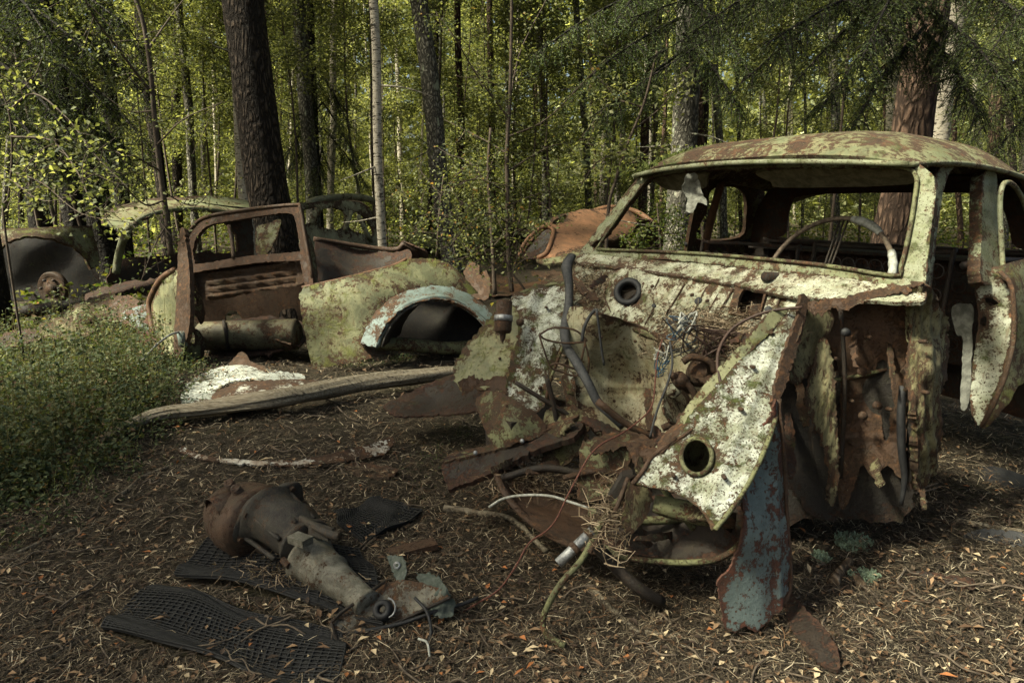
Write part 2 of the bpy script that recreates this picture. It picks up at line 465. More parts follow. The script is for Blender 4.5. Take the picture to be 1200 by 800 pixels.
# gutter along both sides
for sg in (-1, 1):
    g = [lp(sg * (w if sg < 0 else w - .05 * (1 - rr) ** 2), rr, z) for w, rr, z in ((.547, .11, 1.145), (.572, .32, 1.155), (.575, .6, 1.143), (.545, .95, 1.11), (.48, 1.13, 1.05))]
    tobj('gutter', g, .010, M_PILLAR, car, k=6, flat=.8)
tobj('gutter', [lp(l, r, z) for l, r, z in ((-.552, .112, 1.147), (-.3, .072, 1.163), (0, .062, 1.172), (.3, .072, 1.163), (.500, .112, 1.147))], .009, M_PILLAR, car, k=6)

# ---- windscreen surround: flat band on the windscreen plane
WSo = [(676, 301), (689, 283), (722, 240), (750, 205), (768, 195), (800, 190), (930, 186), (1040, 188), (1078, 192), (1094, 205), (1097, 225), (1090, 280), (1084, 342), (1040, 334), (900, 317), (780, 304)]
WSi = [(699, 292), (712, 272), (738, 236), (760, 210), (780, 203), (830, 197), (930, 194), (1030, 195), (1064, 198), (1074, 208), (1073, 226), (1066, 270), (1056, 312), (1046, 323), (960, 310), (820, 297)]
sheet('windscreen_frame', WSo, planefn(*WS), M_PILLAR, car, [WSi], s=5, th=.022, amp=.002, smooth_outline=False, ew=.35)
tobj('frame_lip', onp(WSi + [WSi[0]], 1, -.476, -.405), .006, M_RUSTG, car, k=6, n=3)
# outer face of near A post, door side
sheet('door_post', [(1082, 345), (1086, 300), (1092, 250), (1096, 215), (1104, 192), (1118, 187), (1128, 192), (1119, 196), (1109, 212), (1101, 250), (1095, 300), (1090, 345)], near_side, M_PILLAR, car, s=4, th=.03, amp=.002, ew=.4)
# A post far, thin lip
# cowl: curved strip in front of the screen
sheet('cowl', [(676, 300), (690, 294), (760, 300), (900, 313), (1000, 323), (1062, 333), (1080, 332), (1086, 342), (1078, 354), (1020, 352), (948, 350), (860, 334), (760, 318), (682, 309)],
      planefn(.55, -1, -.835), M_PALE, car, s=5, th=.01, amp=.004, af=12, ew=.6)
# near side, B post, jamb and quarter panel
sheet('door_pillar', [(1150, 330), (1151, 270), (1152, 206), (1168, 203), (1171, 270), (1173, 322)], near_side, M_PILLAR, car, s=4, th=.035, amp=.002, ew=.4)
qp = pixfn([(1145, 320, 2.05), (1145, 495, 1.99), (1175, 320, 2.02), (1175, 400, 1.97), (1160, 495, 1.95), (1200, 310, 2.12), (1200, 430, 2.02), (1300, 300, 2.5), (1300, 420, 2.4), (1250, 300, 2.3), (1250, 440, 2.2)])
sheet('quarter_panel', [(1152, 318), (1176, 310), (1200, 304), (1240, 298), (1300, 292), (1300, 430), (1240, 440), (1200, 448), (1182, 472), (1160, 498), (1150, 500), (1158, 480), (1176, 440), (1186, 395), (1186, 345), (1172, 325)], qp, M_OLIVE, car, s=5, th=.008, amp=.003)
sheet('door_jamb', [(1143, 335), (1150, 316), (1168, 322), (1184, 345), (1185, 395), (1174, 442), (1160, 475), (1148, 499), (1138, 480), (1139, 440), (1144, 400), (1147, 370)],
      pixfn([(1143, 335, 2.02), (1185, 350, 2.0), (1143, 495, 1.98), (1185, 400, 1.98), (1160, 420, 2.03)]), M_PALE, car, holes=[[(1154, 350), (1164, 350), (1170, 356), (1160, 358)], [(1150, 372), (1156, 372), (1155, 382), (1149, 380)]], s=4, th=.006, amp=.004, af=18, ew=.9)
tobj('jamb_flange', [P(x, y, Y) for x, y, Y in ((1172, 318, 1.99), (1186, 338, 1.96), (1188, 395, 1.94), (1178, 440, 1.93), (1162, 478, 1.93), (1150, 500, 1.95))], .007, M_RUST, car, k=6)
tobj('window_frame', [P(x, y, Y) for x, y, Y in ((1176, 322, 2.06), (1174, 290, 2.09), (1172, 235, 2.12), (1178, 214, 2.14), (1192, 222, 2.2), (1204, 250, 2.25), (1212, 300, 2.25))], .008, M_PILLAR, car, k=6)
tobj('window_frame', [lp(-.59, .42, .86), lp(-.60, .62, .865), lp(-.58, .9, .85)], .012, M_DKMETAL, car, k=6)
# near rear quarter above belt: C pillar (outside frame mostly) and rear wall with window
def rear_fn(q):                        # q = (lat, z)
    q = np.asarray(q); lat, z = q[:, 0], q[:, 1]
    rear = 1.17 - .36 * np.clip(z - .84, 0, 1) - .10 * (lat / .55) ** 2 + .08 * np.clip(.84 - z, 0, 1)
    return CM + lat[:, None] * CL + rear[:, None] * CR + np.c_[np.zeros(len(q)), np.zeros(len(q)), z]
sheet('rear_panel', [(-.66, .25), (.66, .25), (.66, .84), (.60, .98), (.52, 1.10), (.30, 1.14), (-.30, 1.14), (-.52, 1.10), (-.60, .98), (-.66, .84)], rear_fn, M_RUSTDK, car,
      holes=[[(-.44, .865), (.44, .865), (.465, .90), (.43, 1.03), (.38, 1.07), (.2, 1.08), (-.2, 1.08), (-.38, 1.07), (-.43, 1.03), (-.465, .90)]], s=.03, th=.02, jit=.0005, amp=.002, smooth_outline=False)
# sides in (rear, z)
def side_fn(sg):
    def fn(q):
        q = np.asarray(q); rr, z = q[:, 0], q[:, 1]
        lat = .655 - .3226 * np.clip(z - .83, 0, 1) - .05 * np.clip(rr - .75, 0, 1) - .06 * np.clip(.45 - z, 0, 1)
        return CM + (sg * lat)[:, None] * CL + rr[:, None] * CR + np.c_[np.zeros(len(q)), np.zeros(len(q)), z]
    return fn
far = [(.60, .12), (1.14, .20), (1.14, .86), (1.08, .97), (1.0, 1.12), (.80, 1.16), (.55, 1.165), (.56, 1.12), (.585, .95), (.605, .84), (.60, .5)]
sheet('side_panel', far, side_fn(1), M_RUSTG, car, holes=[[(.655, .875), (.66, 1.0), (.645, 1.085), (.70, 1.11), (.82, 1.105), (.90, 1.06), (.945, .97), (.95, .875)]], s=.03, th=.02, jit=.0008, amp=.002, smooth_outline=False)
sheet('far_door_rail', [(.0, .10), (.62, .10), (.62, .20), (.0, .20)], side_fn(1), M_RUSTDK, car, s=.04, th=.05, jit=.001, smooth_outline=False)
sheet('side_panel', [(.86, .862), (1.14, .862), (1.08, .97), (1.0, 1.12), (.90, 1.15), (.86, 1.14), (.93, 1.06), (.965, .95)], side_fn(-1), M_PILLAR, car, s=.03, th=.02, jit=.0008, amp=.002, smooth_outline=False)
tobj('far_door_pillar', onp([(824, 300), (832, 262), (840, 232), (846, 212)], 0, .3226, .905, 1), .020, M_ORANGE, car, k=6, flat=.6)
tobj('window_sill', [lp(.66, .60, .852), lp(.655, .85, .858), lp(.63, 1.1, .856)], .010, M_BLACK, car, k=6)
# cross rail under the rear window and parcel shelf
V, f = box(lp(0, 1.03, .835), CL * 1.16, CR * .16, np.array([0, 0, .012])); mesh_obj('parcel_shelf', V, f, M_RUSTDK, car, smooth=False)
# floor, tunnel, sills
M_FLOOR = plain('shade_dark_floor', (.014, .010, .008), .95, (.03, .02, .014), 30)  # near-black colour stands for the shade inside the cabin
fl = lambda q: CM + q[:, 0:1] * CL + q[:, 1:2] * CR + np.c_[np.zeros(len(q)), np.zeros(len(q)), np.full(len(q), .19)]
sheet('floor_pan', [(-.30, -.02), (.62, -.02), (.62, 1.15), (-.30, 1.15)], fl, M_FLOOR, car, holes=[[(-.1, .3), (.1, .25), (.05, .5)]], s=.06, jit=.002, th=.006, amp=.01, smooth_outline=False)
None and sheet('sill', [(.06, .14), (.4, .13), (.8, .12), (1.1, .14), (1.1, .20), (.7, .185), (.3, .20), (.06, .19)], side_fn(-1), M_FLOOR, car, s=.02, th=.03, jit=.003, amp=.006)
# seat frames with springs
def seatback(rear, lat0, lat1, z0, z1, name):
    parts = [tube([lp(lat0, rear, z0), lp(lat0, rear + .05, z1 - .03), lp(lat0 + .04, rear + .06, z1), lp(lat1 - .04, rear + .06, z1), lp(lat1, rear + .05, z1 - .03), lp(lat1, rear, z0)], .008, 6)]
    sp = []
    for i in range(9):
        for j in range(5):
            la = lat0 + (lat1 - lat0) * (i + .7) / 9.6; zz = z0 + .02 + (z1 - z0 - .04) * (j + .5) / 5
            c = lp(la, rear + .035, zz); rr = .024
            pts = [c + CL * rr * math.cos(a) + np.array([0, 0, rr * math.sin(a)]) for a in np.linspace(0, 6.28, 11)]
            sp.append(tube(pts, .0022, 4, 1, smooth=False, caps=False))
    V, f = merge(parts); o = mesh_obj(name, V, f, M_RUSTDK, car)
    V, f = merge(sp); mesh_obj('spring_netting', V, f, M_DKMETAL, o)['kind'] = 'stuff'
seatback(.50, -.50, -.02, .45, .885, 'driver_seat_frame')
seatback(.50, .05, .52, .45, .87, 'passenger_seat_frame')
seatback(.98, -.52, .52, .45, .86, 'rear_seat_frame')
sheet('seat_pad', [(-.52, .42), (.52, .42), (.53, .80), (.4, .835), (-.4, .835), (-.53, .80)], lambda q: CM + q[:, 0:1] * CL + CR * 1.04 + np.c_[np.zeros(len(q)), np.zeros(len(q)), q[:, 1]], M_RUSTDK, car, s=.04, jit=.002, th=.03, amp=.015, af=14, smooth_outline=False)
# dashboard, dark under the screen
sheet('dashboard', [(-.60, .56), (.60, .56), (.60, .80), (-.60, .80)], lambda q: CM + q[:, 0:1] * CL + CR * .10 + np.c_[np.zeros(len(q)), np.zeros(len(q)), q[:, 1]], M_RUSTDK, car, holes=[[(-.38, .68), (-.3, .72), (-.22, .68), (-.3, .64)]], s=.04, jit=.001, th=.01, smooth_outline=False)
# steering wheel
wc = P(965, 326, 2.23); wu = CL; wv = (-CR * -.42 + np.array([0, 0, .90])); wv /= np.linalg.norm(wv)
sw = tobj('steering_wheel', [wc + .212 * (math.cos(a) * wu + math.sin(a) * wv) for a in np.linspace(0, 2 * math.pi, 40)], .0085, plain('bare_wheel_rim', (.16, .125, .085), .7, (.06, .04, .03), 60), car, k=8, n=1, smooth=False)
M_BONE = plain('cracked_white_plastic', (.36, .37, .33), .6, (.16, .16, .13), 40)
tobj('wheel_covering', [wc + .212 * (-math.cos(a) * wu + math.sin(a) * wv) for a in np.linspace(math.pi * .46, math.pi * .28, 8)], [.010, .013, .014, .014, .014, .013, .012, .010], M_BONE, sw, k=8)
tobj('wheel_covering', [wc + .213 * (-math.cos(a) * wu + math.sin(a) * wv) + np.array([0, -.003, 0]) for a in np.linspace(math.pi * .17, -.10, 10)], [.010, .013, .012, .014, .012, .013, .012, .013, .012, .01], M_BONE, sw, k=8)
V, f = merge([tube([wc + .205 * wv + o_ * wu, wc - .02 * wv + o_ * wu * .8], .0035, 6, smooth=False) for o_ in (-.014, .0, .014)] + [tube([wc - .20 * wu + dz * wv, wc + .20 * wu + dz * wv], .003, 6, smooth=False) for dz in (-.02,)])
mesh_obj('wheel_spokes', V, f, M_RUSTDK, sw)
ax = np.cross(wu, wv); ax = ax if ax @ CR > 0 else -ax
V, f = tube([wc - ax * .0, wc - ax * .34 - np.array([0, 0, .12])], .016, 8, smooth=False); mesh_obj('steering_column', V, f, M_RUSTDK, car)
# sun visors and torn lining
M_VISOR = plain('mouldy_visor_card', (.17, .155, .10), .9, (.08, .075, .045), 30, bmp=.004)
def visor(l0, l1, zb, skew):
    o = [(l0, 1.145), (l1, 1.145), (l1 + .005, zb + .02), (l1 - .03, zb), (l0 + .05, zb + .004), (l0 + .0, zb + .035)]
    return sheet('sun_visor', o, lambda q: CM + q[:, 0:1] * CL + CR * (.19 + skew * (1.14 - q[:, 1:2])) + np.c_[np.zeros(len(q)), np.zeros(len(q)), q[:, 1]], M_VISOR, car, s=.02, jit=.0004, th=.014, amp=.002)
visor(-.53, -.04, 1.092, 1.6); visor(.22, .47, 1.09, 1.2)
M_RAG = plain('torn_white_lining', (.26, .26, .22), .9, (.10, .10, .08), 45, bmp=.006)
sheet('torn_lining', [(803, 206), (816, 203), (822, 222), (828, 240), (818, 238), (812, 248), (803, 246), (806, 232), (800, 222)], pixfn([(803, 206, 2.55), (820, 240, 2.5), (812, 225, 2.56), (806, 245, 2.5)]), M_RAG, car, s=3, th=.002, amp=.008, af=30, jit=.8)
# seat remains seen through door
sheet('door_card', [(1116, 360), (1136, 355), (1142, 362), (1140, 390), (1136, 470), (1126, 474), (1128, 400), (1120, 392)], pixfn([(1116, 360, 2.15), (1140, 365, 2.1), (1130, 470, 2.05), (1134, 420, 2.12)]), plain('grey_door_trim', (.13, .13, .11), .85, (.06, .06, .05), 40, bmp=.006), car, s=4, th=.003, amp=.008, af=20)

# ---------------- firewall and scuttle
SC = (1, -.95, -.835 * .95 - .015)
scu = planefn(*SC)
ring_hole = [(737 + 15 * math.cos(a), 344 + 15 * math.sin(a)) for a in np.linspace(0, 6.28, 12, endpoint=False)]
hatch_hole = [(872, 338), (894, 341), (886, 366), (865, 362)]
def grooves(q):
    d = np.zeros(len(q))
    for (x0, y0), (x1, y1), w, a in (((704, 320), (690, 352), 2.5, -.006), ((800, 333), (779, 365), 2.5, -.007), ((858, 340), (836, 375), 3, -.008), ((700, 356), (790, 372), 3, -.006), ((844, 338), (822, 370), 3, .005)):
        e = np.array([x1 - x0, y1 - y0], float); t = np.clip(((q - (x0, y0)) @ e) / (e @ e), 0, 1)
        dd = np.linalg.norm(q - (np.array([x0, y0]) + t[:, None] * e), axis=1)
        d += a * np.exp(-(dd / w) ** 2)
    dd = np.linalg.norm((q - (737, 343)) * (1, .95), axis=1)
    d += .014 * np.exp(-((dd - 22) / 7) ** 2) - .010 * np.exp(-(dd / 16) ** 2)
    dd = np.linalg.norm(q - (695, 335), axis=1); d += -.018 * np.exp(-(dd / 20) ** 2)
    return d
sheet('scuttle_panel', [(676, 306), (760, 316), (860, 331), (948, 347), (944, 362), (930, 378), (900, 402), (880, 420), (850, 418), (820, 408), (790, 398), (770, 392), (735, 378), (700, 366), (672, 362), (668, 330)],
      scu, M_PALE, car, holes=[ring_hole, hatch_hole], s=3.2, th=.005, amp=.003, af=14, dsp=grooves, smooth_outline=False, jit=.8)
cen = scu(np.array([(737., 343.)]))[0]
nrm = (-CR * 1 + np.array([0, 0, .95])); nrm /= np.linalg.norm(nrm); rn = nrm * .6 + (CAM - cen) / np.linalg.norm(CAM - cen) * .8; rn /= np.linalg.norm(rn)
V, f = lathe([(.000, .030), (.010, .032), (.013, .042), (.008, .052), (-.012, .054), (-.012, .030), (.0, .030)], cen + rn * .010, rn, 36)
V = V + (vnoise(V, 40) * .0012)[:, None] * rn
mesh_obj('rubber_ring', V, f, M_BLACK, car)
# pressed seams of the scuttle
for q in ([(706, 318), (700, 334), (690, 354)], [(724, 321), (716, 328), (708, 345), (716, 366)], [(772, 327), (765, 345), (766, 360), (756, 380)], [(802, 333), (792, 350), (780, 368)], [(828, 336), (818, 356), (808, 372)], [(858, 340), (846, 360), (832, 382)], [(846, 338), (834, 358), (822, 378)], [(914, 350), (904, 372), (892, 394)]):
    tobj('panel_seam', list(planefn(SC[0], SC[1], SC[2] - .001)(np.array(q, float))), .0032, M_RUST, car, k=6)
for (x, y, r_) in ((818, 352, 7), (766, 358, 4), (852, 378, 4), (900, 362, 6)):
    c = planefn(SC[0], SC[1], SC[2] - .006)(np.array([(x, y)], float))[0]; V, f = lathe([(0, 0), (.0, r_ * .0012), (.003, r_ * .0017), (-.006, r_ * .0019)], c, nrm, 14); mesh_obj('grommet', V, f, M_BLACK, car)
# recess below the hatch and its frame
hf = [(862, 333), (900, 337), (889, 372), (853, 367)]
sheet('hatch_frame', hf, planefn(SC[0], SC[1], SC[2] - .012), M_RUST, car, holes=[hatch_hole], s=3, th=.012, smooth_outline=False, jit=.4)
sheet('hatch_tray', [(862, 334), (898, 338), (890, 372), (857, 366)], planefn(SC[0], SC[1], SC[2] + .07), M_RUSTDK, car, s=5, th=.004)
sheet('ring_tray', [(715, 322), (760, 325), (758, 368), (715, 366)], planefn(SC[0], SC[1], SC[2] + .07), M_RUSTDK, car, s=5, th=.004, amp=.006)
for (x, y) in ((858, 338), (893, 341), (885, 368), (858, 363), (876, 335), (873, 368)):
    c = planefn(SC[0], SC[1], SC[2] - .016)(np.array([(x, y)], float))[0]; V, f = lathe([(0, .0), (.001, .004), (-.008, .0045)], c, nrm, 8); mesh_obj('bolt', V, f, M_RUST, car)
# ragged rust along the bottom of the cowl, torn flap at right
tobj('cowl_seam', onp([(684, 308), (760, 318), (860, 333), (946, 349)], .9, -1, -.85), .004, M_RUST, car, k=6)
# lower firewall: pale drum shape bellied toward the back
lowf = pixfn([(672, 365, 2.33), (700, 372, 2.24), (735, 380, 2.30), (775, 396, 2.16), (690, 440, 2.33), (735, 440, 2.36), (775, 440, 2.22), (700, 490, 2.24), (740, 495, 2.28), (775, 500, 2.18), (800, 440, 2.08), (810, 520, 2.05), (830, 400, 2.02), (720, 530, 2.2), (780, 540, 2.1)])
def drum(q):
    d = .006 * np.exp(-((q[:, 1] - (452 + .0022 * (q[:, 0] - 735) ** 2)) / 2.5) ** 2) - .006 * np.exp(-((q[:, 1] - (459 + .0022 * (q[:, 0] - 735) ** 2)) / 2.5) ** 2)
    dd = np.hypot(q[:, 0] - 735, (q[:, 1] - 420)); d += .006 * np.exp(-((dd - 44) / 3) ** 2) * (q[:, 1] < 450)
    return d
sheet('bulkhead', [(668, 360), (700, 366), (735, 376), (775, 392), (830, 404), (860, 418), (850, 470), (830, 540), (790, 556), (750, 540), (715, 520), (690, 500), (672, 450), (664, 400)], lowf, M_CREAM, car,
      holes=[[(742, 507), (752, 503), (762, 510), (757, 522), (746, 520)]], s=4, th=.005, amp=.004, af=10, dsp=drum)
tobj('bulkhead_beam', [p + np.array([0, -.004, -.008]) for p in scu(np.array([(670, 361), (700, 367), (735, 379), (770, 393), (790, 400), (820, 410)], float))], .009, M_RUSTG, car, k=6, flat=1.3)
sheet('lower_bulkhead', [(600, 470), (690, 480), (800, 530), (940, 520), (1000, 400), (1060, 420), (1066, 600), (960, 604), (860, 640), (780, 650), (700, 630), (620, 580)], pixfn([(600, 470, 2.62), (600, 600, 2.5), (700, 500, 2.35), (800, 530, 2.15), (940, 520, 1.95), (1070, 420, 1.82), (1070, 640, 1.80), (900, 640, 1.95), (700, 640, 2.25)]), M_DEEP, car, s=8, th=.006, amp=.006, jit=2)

# ---------------- far inner wing (left in picture)
fi = pixfn([(600, 350, 2.62), (625, 338, 2.66), (655, 332, 2.60), (664, 360, 2.48), (640, 400, 2.36), (600, 400, 2.50), (655, 430, 2.34), (630, 480, 2.26), (590, 470, 2.30), (612, 440, 2.36), (620, 370, 2.50)])
def ridge(q):
    e = np.array([-52., 140.]); p = q - (652, 336); t = (p @ e) / (e @ e); dd = (p[:, 0] * e[1] - p[:, 1] * e[0]) / np.linalg.norm(e)
    return .020 * np.exp(-((dd + 20) / 7) ** 2) - .008 * np.exp(-((dd + 8) / 4) ** 2) + .010 * np.exp(-((dd + 40) / 6) ** 2)
sheet('inner_wing', [(598, 352), (612, 343), (628, 337), (648, 333), (664, 331), (668, 350), (664, 392), (655, 420), (646, 445), (640, 470), (628, 484), (606, 474), (592, 466), (600, 430), (612, 390), (608, 368)], fi, M_WHITE, car, s=3.2, th=.005, amp=.005, af=12, dsp=ridge, jit=.9)
sheet('outer_wing_flap', [(533, 440), (534, 425), (545, 406), (560, 388), (580, 366), (600, 352), (610, 365), (612, 392), (602, 420), (596, 440), (602, 462), (590, 458), (578, 452), (566, 458), (552, 452), (541, 460)],
      pixfn([(533, 440, 2.50), (545, 406, 2.58), (580, 366, 2.66), (605, 352, 2.66), (612, 392, 2.52), (570, 410, 2.52), (590, 455, 2.38), (541, 460, 2.44)]), M_OLIVE, car, s=3, th=.004, amp=.005, af=12, jit=1.2)
sheet('torn_edge', [(536, 448), (552, 440), (566, 446), (582, 440), (600, 446), (610, 470), (596, 464), (584, 458), (570, 466), (556, 456), (542, 463)], pixfn([(536, 450, 2.45), (610, 460, 2.33), (570, 440, 2.42), (570, 466, 2.40)]), M_RUST, car, s=2.5, th=.004, amp=.004, jit=1.4, smooth_outline=False)
sheet('chassis_box', [(558, 468), (580, 458), (604, 470), (628, 484), (640, 500), (630, 512), (604, 520), (584, 530), (572, 512), (564, 492)], pixfn([(558, 468, 2.30), (600, 470, 2.2), (640, 500, 2.16), (584, 530, 2.12), (600, 500, 2.13)]), M_RUSTG, car, s=3, th=.01, amp=.006, af=16, jit=1.2)
V, f = merge([box((P(598, 505, 2.22)), CL * .16, CR * .1, np.array([0, 0, .12]))]); mesh_obj('chassis_leg', V, f, M_RUSTDK, car, smooth=False)
sheet('cross_member', [(520, 541), (532, 532), (556, 530), (590, 520), (625, 505), (655, 492), (676, 484), (684, 495), (672, 512), (640, 522), (610, 535), (580, 552), (545, 566), (526, 572), (519, 558)],
      pixfn([(520, 541, 2.12), (530, 570, 2.04), (600, 520, 2.14), (600, 540, 2.05), (680, 488, 2.2), (680, 505, 2.1)]), M_RUSTDK, car, s=3.5, th=.02, amp=.004, jit=.8)
sheet('cross_member_lip', [(520, 541), (532, 530), (590, 517), (625, 502), (672, 482), (676, 488), (625, 510), (590, 524), (534, 538)], pixfn([(520, 541, 2.115), (600, 517, 2.15), (675, 484, 2.2), (600, 524, 2.1)]), M_RUSTG, car, s=3, th=.01)
for x, y in ((557, 531), (612, 517)):
    V, f = lathe([(0, 0), (0, .006), (.008, .008), (.010, .008)], P(x, y, 2.10), (0, 1, -.2), 8); mesh_obj('bolt', V, f, M_ALU, car)
# canister with clamp
ca = P(591, 352, 2.40); cb = P(589, 393, 2.36); axv = cb - ca; Lc = np.linalg.norm(axv)
V, f = lathe([(0, 0), (.0, .024), (.006, .029), (.05, .029), (.052, .031), (Lc - .02, .031), (Lc - .01, .026), (Lc - .008, .012), (Lc + .01, .010), (Lc + .02, .005), (Lc + .03, 0)], ca, axv, 24)
can = mesh_obj('canister', V, f, M_RUST, car)
V, f = lathe([(.055, .0315), (.055, .0335), (.075, .0335), (.075, .0315)], ca, axv, 24); mesh_obj('clamp', V, f, M_ALU, can)
V, f = lathe([(.0, 0), (.0, .012), (.012, .014), (.02, .010)], P(607, 378, 2.37), CR, 12); mesh_obj('pipe_stub', V, f, M_RUST, can)
# battery bracket
br = [[(632, 392), (648, 384), (672, 386), (684, 395), (686, 400), (662, 402), (640, 398), (632, 392)], [(632, 393), (644, 428), (654, 434), (672, 440), (678, 436), (686, 400)], [(684, 396), (690, 420), (688, 440), (678, 440)], [(644, 428), (655, 426), (678, 434)]]
V, f = merge([tube(pl(q, 2.22 if i else 2.25), .007, 6, 3, flat=.5) for i, q in enumerate(br)]); mesh_obj('battery_bracket', V, f, M_RUST, car)
# curved front pan (left part) and lower panel (right part)
pan = pixfn([(582, 545, 2.12), (605, 540, 2.16), (640, 580, 2.02), (690, 605, 1.93), (640, 560, 2.12), (700, 570, 2.05), (690, 640, 1.75), (640, 615, 1.82), (600, 580, 1.98)])
sheet('front_apron', [(580, 543), (596, 536), (610, 548), (640, 568), (668, 584), (700, 596), (712, 610), (706, 628), (696, 642), (672, 636), (640, 622), (612, 600), (590, 572)], pan, M_RUST, car, s=4, th=.006, amp=.004, dsp=lambda q: -.012 * np.exp(-((q[:, 1] - (590 + .35 * (q[:, 0] - 640))) / 6) ** 2))
tobj('apron_lip', pl([(578, 543), (590, 574), (612, 602), (642, 625), (674, 640), (698, 646), (712, 640)], [2.10, 1.96, 1.88, 1.80, 1.74, 1.72, 1.72]), .012, M_RUST, car, k=8, flat=.6)
lowp = pixfn([(690, 600, 1.86), (760, 590, 1.80), (850, 590, 1.62), (868, 630, 1.58), (800, 655, 1.60), (730, 648, 1.66), (760, 620, 1.74), (700, 640, 1.72)])
sheet('lower_front_panel', [(700, 610), (720, 590), (760, 580), (810, 578), (860, 590), (876, 606), (866, 634), (840, 652), (800, 657), (760, 654), (726, 648), (706, 636)], lowp, M_RUSTDK, car, s=4, th=.006, amp=.008, af=10)
tobj('panel_lip', pl([(706, 640), (730, 652), (765, 657), (805, 659), (842, 654), (868, 636), (879, 606)], [1.70, 1.65, 1.61, 1.57, 1.54, 1.53, 1.56]), .008, M_RUSTG, car, k=6)
# mossy rail inside headlight bay
tobj('bay_rail', pl([(766, 590), (800, 598), (830, 604), (862, 610)], [1.62, 1.60, 1.57, 1.55]), [.022, .028, .026, .02], M_RUSTG, car, k=8)
sheet('upright_box', [(680, 520), (700, 512), (726, 506), (750, 510), (768, 520), (760, 532), (744, 530), (738, 545), (742, 572), (720, 580), (700, 586), (677, 584), (679, 550)], pixfn([(680, 520, 1.97), (720, 515, 1.98), (765, 520, 2.0), (690, 580, 1.87), (740, 575, 1.87)]), M_RUSTG, car, s=3.4, th=.008, amp=.005, jit=1.2)
sheet('torn_bracket', [(692, 524), (712, 508), (734, 504), (762, 512), (770, 520), (752, 522), (740, 520), (722, 526), (700, 532)], pixfn([(692, 524, 1.90), (734, 504, 2.05), (765, 516, 1.97), (700, 532, 1.88)]), M_RUST, car, s=3, th=.005, amp=.006, jit=1.2)
sheet('torn_bracket', [(736, 520), (752, 518), (766, 524), (776, 530), (768, 540), (756, 542), (746, 548), (740, 536)], pixfn([(736, 520, 1.85), (776, 530, 1.82), (746, 548, 1.79)]), M_RUST, car, s=2.5, th=.004, amp=.008, jit=1.2)

# ---------------- near wing: big white slab toward the camera
wg = pixfn([(942, 350, 1.86), (905, 372, 1.84), (912, 460, 1.66), (860, 420, 1.76), (800, 490, 1.68), (850, 520, 1.58), (890, 540, 1.52), (770, 540, 1.62), (740, 565, 1.60), (815, 560, 1.53), (832, 620, 1.42), (860, 590, 1.44), (830, 470, 1.68), (760, 575, 1.57)])
def wdsp(q):
    e = np.array([-95., 230.]); p = q - (930, 370); dd = (p[:, 0] * e[1] - p[:, 1] * e[0]) / np.linalg.norm(e)
    return .010 * np.exp(-((dd + 6) / 6) ** 2) - .010 * np.exp(-(np.hypot(q[:, 0] - 816, (q[:, 1] - 534) * .85) / 24) ** 4)
hl = [(816 + 18 * math.cos(a), 534 + 21 * math.sin(a)) for a in np.linspace(0, 6.28, 16, endpoint=False)]
WING = [(740, 566), (752, 552), (762, 535), (776, 524), (792, 512), (808, 486), (826, 466), (850, 440), (878, 408), (900, 388), (920, 370), (940, 352), (944, 362), (940, 385), (930, 410), (920, 440), (914, 466), (908, 495), (898, 525), (884, 556), (866, 584), (850, 604), (840, 618), (833, 621), (829, 608), (822, 598), (812, 590), (800, 582), (782, 574), (762, 571)]
wing = sheet('near_wing', WING, wg, M_WHITE, car, holes=[hl], s=3.0, th=.006, amp=.004, af=12, amp2=.001, dsp=wdsp, smooth_outline=False, jit=.7)
tobj('headlight_rim', [q + np.array([0, -.003, 0]) for q in wg(np.array(hl + [hl[0]]))], .006, M_RUSTG, wing, k=6, n=2)
sheet('headlight_bucket', [(792, 508), (842, 508), (842, 562), (792, 562)], pixfn([(792, 508, 1.68), (842, 508, 1.66), (842, 562, 1.6), (792, 562, 1.62), (816, 534, 1.74)]), M_CRUST, car, s=4, th=.006, amp=.01, af=20)
e_o = pixfn([(942, 345, 1.84), (914, 466, 1.63), (884, 556, 1.49), (835, 624, 1.40), (950, 400, 1.80), (925, 470, 1.64)])
sheet('wing_flange', [(939, 346), (946, 350), (944, 372), (938, 398), (930, 425), (922, 450), (914, 468), (908, 480), (906, 466), (912, 440), (922, 405), (934, 372)], e_o, M_RUST, wing, s=2.6, th=.010, amp=.003, jit=.9)
tobj('wing_edge', [P(x, y, Y) for x, y, Y in ((914, 468, 1.63), (906, 500, 1.58), (894, 532, 1.525), (876, 568, 1.475), (856, 598, 1.435), (838, 620, 1.405))], .006, M_RUSTG, wing, k=6)
st = pixfn([(905, 362, 1.83), (922, 372, 1.83), (790, 498, 1.70), (810, 500, 1.66), (850, 425, 1.76)])
sheet('wing_strut', [(904, 364), (914, 358), (924, 362), (918, 374), (898, 394), (872, 420), (846, 450), (826, 472), (812, 492), (800, 500), (790, 504), (795, 490), (812, 466), (836, 438), (864, 408), (888, 380)], st, M_OLIVE, car, s=3, th=.015, amp=.002, jit=.5)
sheet('strut_foot', [(770, 522), (778, 508), (790, 497), (806, 492), (812, 500), (800, 510), (786, 520), (774, 530)], pixfn([(770, 522, 1.66), (790, 497, 1.70), (810, 497, 1.66)]), M_RUST, car, s=2.6, th=.01, amp=.004)
sheet('wing_front_end', [(736, 566), (744, 568), (762, 572), (764, 590), (758, 605), (748, 618), (738, 626), (731, 610), (733, 590)], pixfn([(736, 566, 1.60), (762, 572, 1.58), (735, 620, 1.56), (760, 600, 1.60)]), M_CRUST, car, s=3, th=.008, amp=.004, jit=1)
